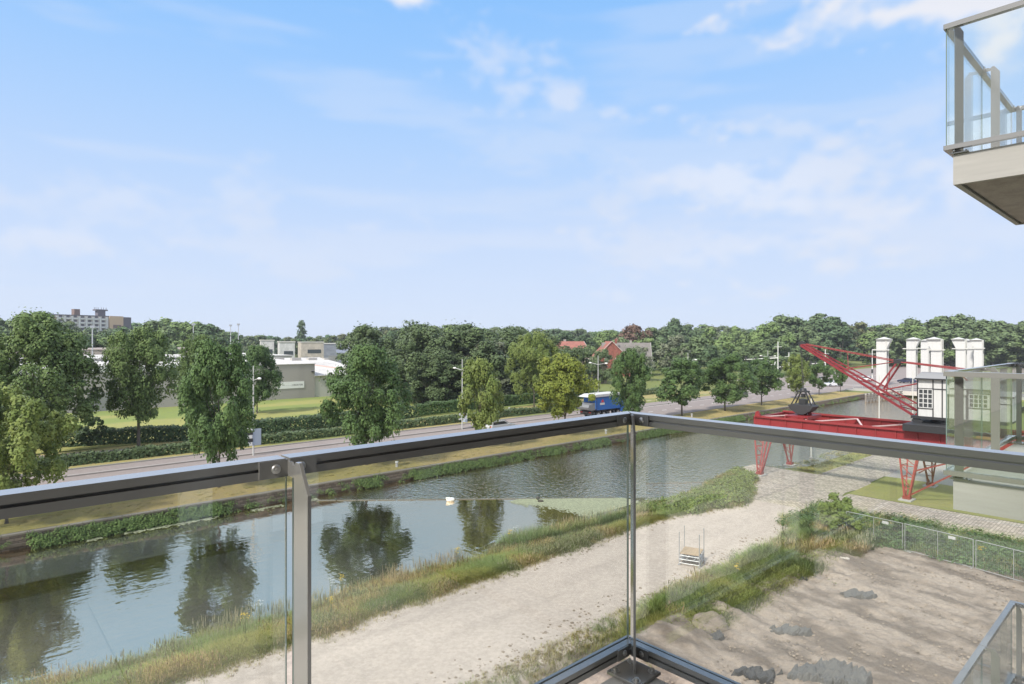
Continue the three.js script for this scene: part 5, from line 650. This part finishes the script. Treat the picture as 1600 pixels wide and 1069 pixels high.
{ // torn ground sheets left on the soil
  const film = std([0.065, 0.062, 0.058], 0.62), film2 = std([0.115, 0.11, 0.1], 0.62);
  const tri = (x) => Math.abs(2 * (x - Math.floor(x + 0.5)));
  const tarp = (label, s, w, lx, lz, h, seed, m, turn = 0) => { // crumpled: creases in several directions over a low heap, ragged rim tucked into the soil
    const n = 70, nz_ = 50, p = [], uv = [], ix = [], Q = rng(seed * 77), dirs = Array.from({ length: 9 }, (_, k) => [Q() * 3.14, k < 4 ? 0.3 + 0.35 * Q() : 0.12 + 0.14 * Q(), Q()]), rag = (u, v) => sstep(Math.hypot(u, v) + 1.1 * (fbm(u * 2.4 + seed, v * 1.6 + 9, 4) - 0.5), 0.6, 0.92);
    for (let i = 0; i <= n; i++) for (let j = 0; j <= nz_; j++) { const u = i / n * 2 - 1, v = j / nz_ * 2 - 1, x = u * lx / 2, z = v * lz / 2, wx = x + 0.3 * (fbm(x * 2 + seed, z * 2, 3) - 0.5), wz = z + 0.3 * (fbm(x * 2, z * 2 + seed, 3) - 0.5), out = rag(u, v), big = fbm(x * 1.3 + seed, z * 1.3 + 4, 3, 0, seed); let c = 0, d = 0; dirs.forEach(([a, l, ph]) => { const q = tri((wx * Math.cos(a) + wz * Math.sin(a)) / l + ph); c += q * q * l * 0.34; d += (q - 0.5) * l * 0.3; }); p.push(x + d * 0.6, (1 - out) * (0.02 + h * (0.15 + 0.7 * big * big * 1.6) * (1 - 0.5 * Math.hypot(u, v)) + 0.05 * tri(3.1 * x + 2.3 * z) * tri(4.7 * z - 2.1 * x) + c * (0.3 + 0.5 * big)) * 0.62 - out * 0.3, z - d * 0.5); uv.push(x, z); }
    for (let i = 0; i < n; i++) for (let j = 0; j < nz_; j++) { const a = i * (nz_ + 1) + j, b = a + nz_ + 1; ix.push(a, a + 1, b, b, a + 1, b + 1); }
    const g = new THREE.BufferGeometry(); g.setAttribute('position', new THREE.Float32BufferAttribute(p, 3)); g.setAttribute('uv', new THREE.Float32BufferAttribute(uv, 2)); g.setIndex(ix); const f = g.toNonIndexed(); f.computeVertexNormals(); const o = single('ground_sheet', f.rotateY(turn - 0.736), m, label, 'plastic sheet', 'crumpled plastic sheets on the soil'); o.position.set(s, 0.14, -w);
  };
  tarp('large heap of crumpled grey plastic sheet at the bottom edge', 22.8, 8.5, 3.4, 2.0, 0.42, 3, film2); tarp('two-lobed crumpled grey sheet at the left of the soil', 25.2, 10.9, 1.8, 0.7, 0.1, 8, film2, -0.3); tarp('crumpled grey sheet in the middle of the soil', 31, 10.4, 1.9, 0.7, 0.16, 13, film2); tarp('small dark sheet scrap beside the grass at upper left of the soil', 30.6, 13.0, 1.2, 0.5, 0.06, 17, film, 0.2); tarp('dark scrap of sheet by the soil heap right of the railing corner', 22.5, 12.6, 0.9, 0.5, 0.12, 21, film); tarp('flat dark sheet at the bottom edge below the railing', 21, 10.4, 2.2, 0.8, 0.04, 25, film, -0.2); tarp('dark sheet at the right edge before the brambles', 35.5, 3.3, 1.3, 0.9, 0.4, 29, film); tarp('pale slab-like scrap near the far end of the soil', 35.4, 12.6, 0.9, 0.5, 0.16, 33, std([0.5, 0.44, 0.38], 0.9));
}
{ const R = rng(8); single('bush', crown(91, { n: 5200, r: 0.6, base: 0.02, L: 0.075, sp: 'fresh', clumps: 42, peak: 0.4 }).geo.scale(2.3, 2.3, 2.3).translate(40.4, 0, -14.6), leafMat, 'big round green bush at the corner of the builders fence', 'bush');
  single('bush', crown(93, { n: 2600, r: 0.55, base: 0.02, L: 0.08, sp: 'maple', clumps: 30, peak: 0.4 }).geo.scale(1.7, 1.5, 1.7).translate(40.9, 0, -11.6), leafMat, 'lower bush behind the second fence panel', 'bush'); single('bush', weed(95, 420, 2.1, 0.5, 0.1, 'grey').translate(41.3, 0, -9.9), leafMat, 'upright pale shoots between the fence and the paving', 'bush');
  single('bush', crown(97, { n: 4200, r: 0.7, base: 0.02, L: 0.075, sp: 'maple', clumps: 40, peak: 0.4 }).geo.scale(2.2, 1.7, 2.2).translate(39.3, 0, -4.3), leafMat, 'broad bramble bush growing through the fence at right', 'bush'); single('bush', crown(99, { n: 4200, r: 0.7, base: 0.02, L: 0.075, sp: 'maple', clumps: 40, peak: 0.4 }).geo.scale(2.2, 1.7, 2.2).rotateY(2).translate(38.3, 0, -1.2), leafMat, 'bramble bush against the right picture edge', 'bush');
  single('bush', weed(90, 220, 1.2, 0.32, 0.07, 'grey').translate(30.1, 0, -16.1), leafMat, 'spindly weed bush on the track right of the stillage', 'bush');
  const heap = new THREE.SphereGeometry(1, 40, 20); { const p = heap.attributes.position; for (let i = 0; i < p.count; i++) { const k = 0.6 + 0.5 * fbm(p.getX(i) * 2.4 + 9, p.getZ(i) * 2.4 + p.getY(i) * 2, 4) + 0.3 * fbm(p.getX(i) * 8 + 9, p.getZ(i) * 8 + p.getY(i) * 8, 3); p.setXYZ(i, p.getX(i) * k * 1.15, p.getY(i) * k * 0.45, p.getZ(i) * k * 0.75); } heap.computeVertexNormals(); }
  single('soil_heap', heap.translate(23.3, 0.05, -13.5), std([0.37, 0.295, 0.23], 1, 0, { map: rep(speck, 1.1), bumpMap: rep(speck, 0.8), bumpScale: 0.08 }), 'small heap of soil between the tall grass and the bare soil', 'soil heap'); }
{ // floating booms, birds
  const fl = std([0.16, 0.16, 0.14], 0.7); const boom = (label, a, b) => { const t = thing('floating_boom', label, 'boom', [0, 0, 0]), d = Math.hypot(b[0] - a[0], b[1] - a[1]), n = Math.round(d / 1.6); for (let i = 0; i < n; i++) { const p = (k) => V(lerp(a[0], b[0], k), WATER + 0.02, -lerp(a[1], b[1], k)); part('float', bar(p((i + 0.03) / n), p((i + 0.97) / n), 0.045, 8), fl, t); } };
  boom('thin floating boom lying across the canal between calm and rippled water', [21.6, 47.2], [40, 31.7]); boom('pale floating boom in front of the quay', [46, 33], [51.6, 28.9]);
  const swan = thing('swan', 'white swan resting at the floating boom', 'swan', [29.5, WATER, -39.9], 2.6), sw = std([0.82, 0.82, 0.8], 0.8); swan.scale.setScalar(0.72); part('body', new THREE.SphereGeometry(0.3, 16, 12).scale(1.5, 0.72, 0.85).translate(0, 0.14, 0), sw, swan); part('neck', new THREE.TubeGeometry(new THREE.CatmullRomCurve3([V(0.32, 0.2, 0), V(0.48, 0.36, 0), V(0.3, 0.42, 0), V(0.16, 0.36, 0)]), 16, 0.05, 8), sw, swan); part('head', new THREE.SphereGeometry(0.075, 10, 8).scale(1.4, 1, 1).translate(0.12, 0.37, 0), sw, swan); part('bill', new THREE.ConeGeometry(0.03, 0.13, 8).rotateZ(Math.PI / 2).translate(-0.02, 0.35, 0), std([0.6, 0.2, 0.03], 0.6), swan); part('wing', [-1, 1].map((q) => new THREE.SphereGeometry(0.26, 12, 8).scale(1.4, 0.55, 0.3).translate(-0.1, 0.22, q * 0.2)), sw, swan);
  const duck = (s, w, l, r) => { const t = thing('duck', l, 'duck', [s, WATER, -w], r, 'ducks by the boom'), dm = std([0.07, 0.06, 0.05], 0.8); part('body', new THREE.SphereGeometry(0.16, 12, 8).scale(1.5, 0.7, 0.9).translate(0, 0.06, 0), dm, t); part('head', new THREE.SphereGeometry(0.07, 10, 8).translate(0.22, 0.2, 0), std([0.03, 0.06, 0.04], 0.5), t); part('bill', box(0.09, 0.02, 0.05, 0.31, 0.19, 0), std([0.4, 0.3, 0.05], 0.6), t); };
  duck(35.2, 35.7, 'dark duck just beyond the floating boom', 0.4); duck(34.7, 34.9, 'dark duck just before the floating boom, by the duckweed', 2.4);
}
renderer.render(scene, camera);
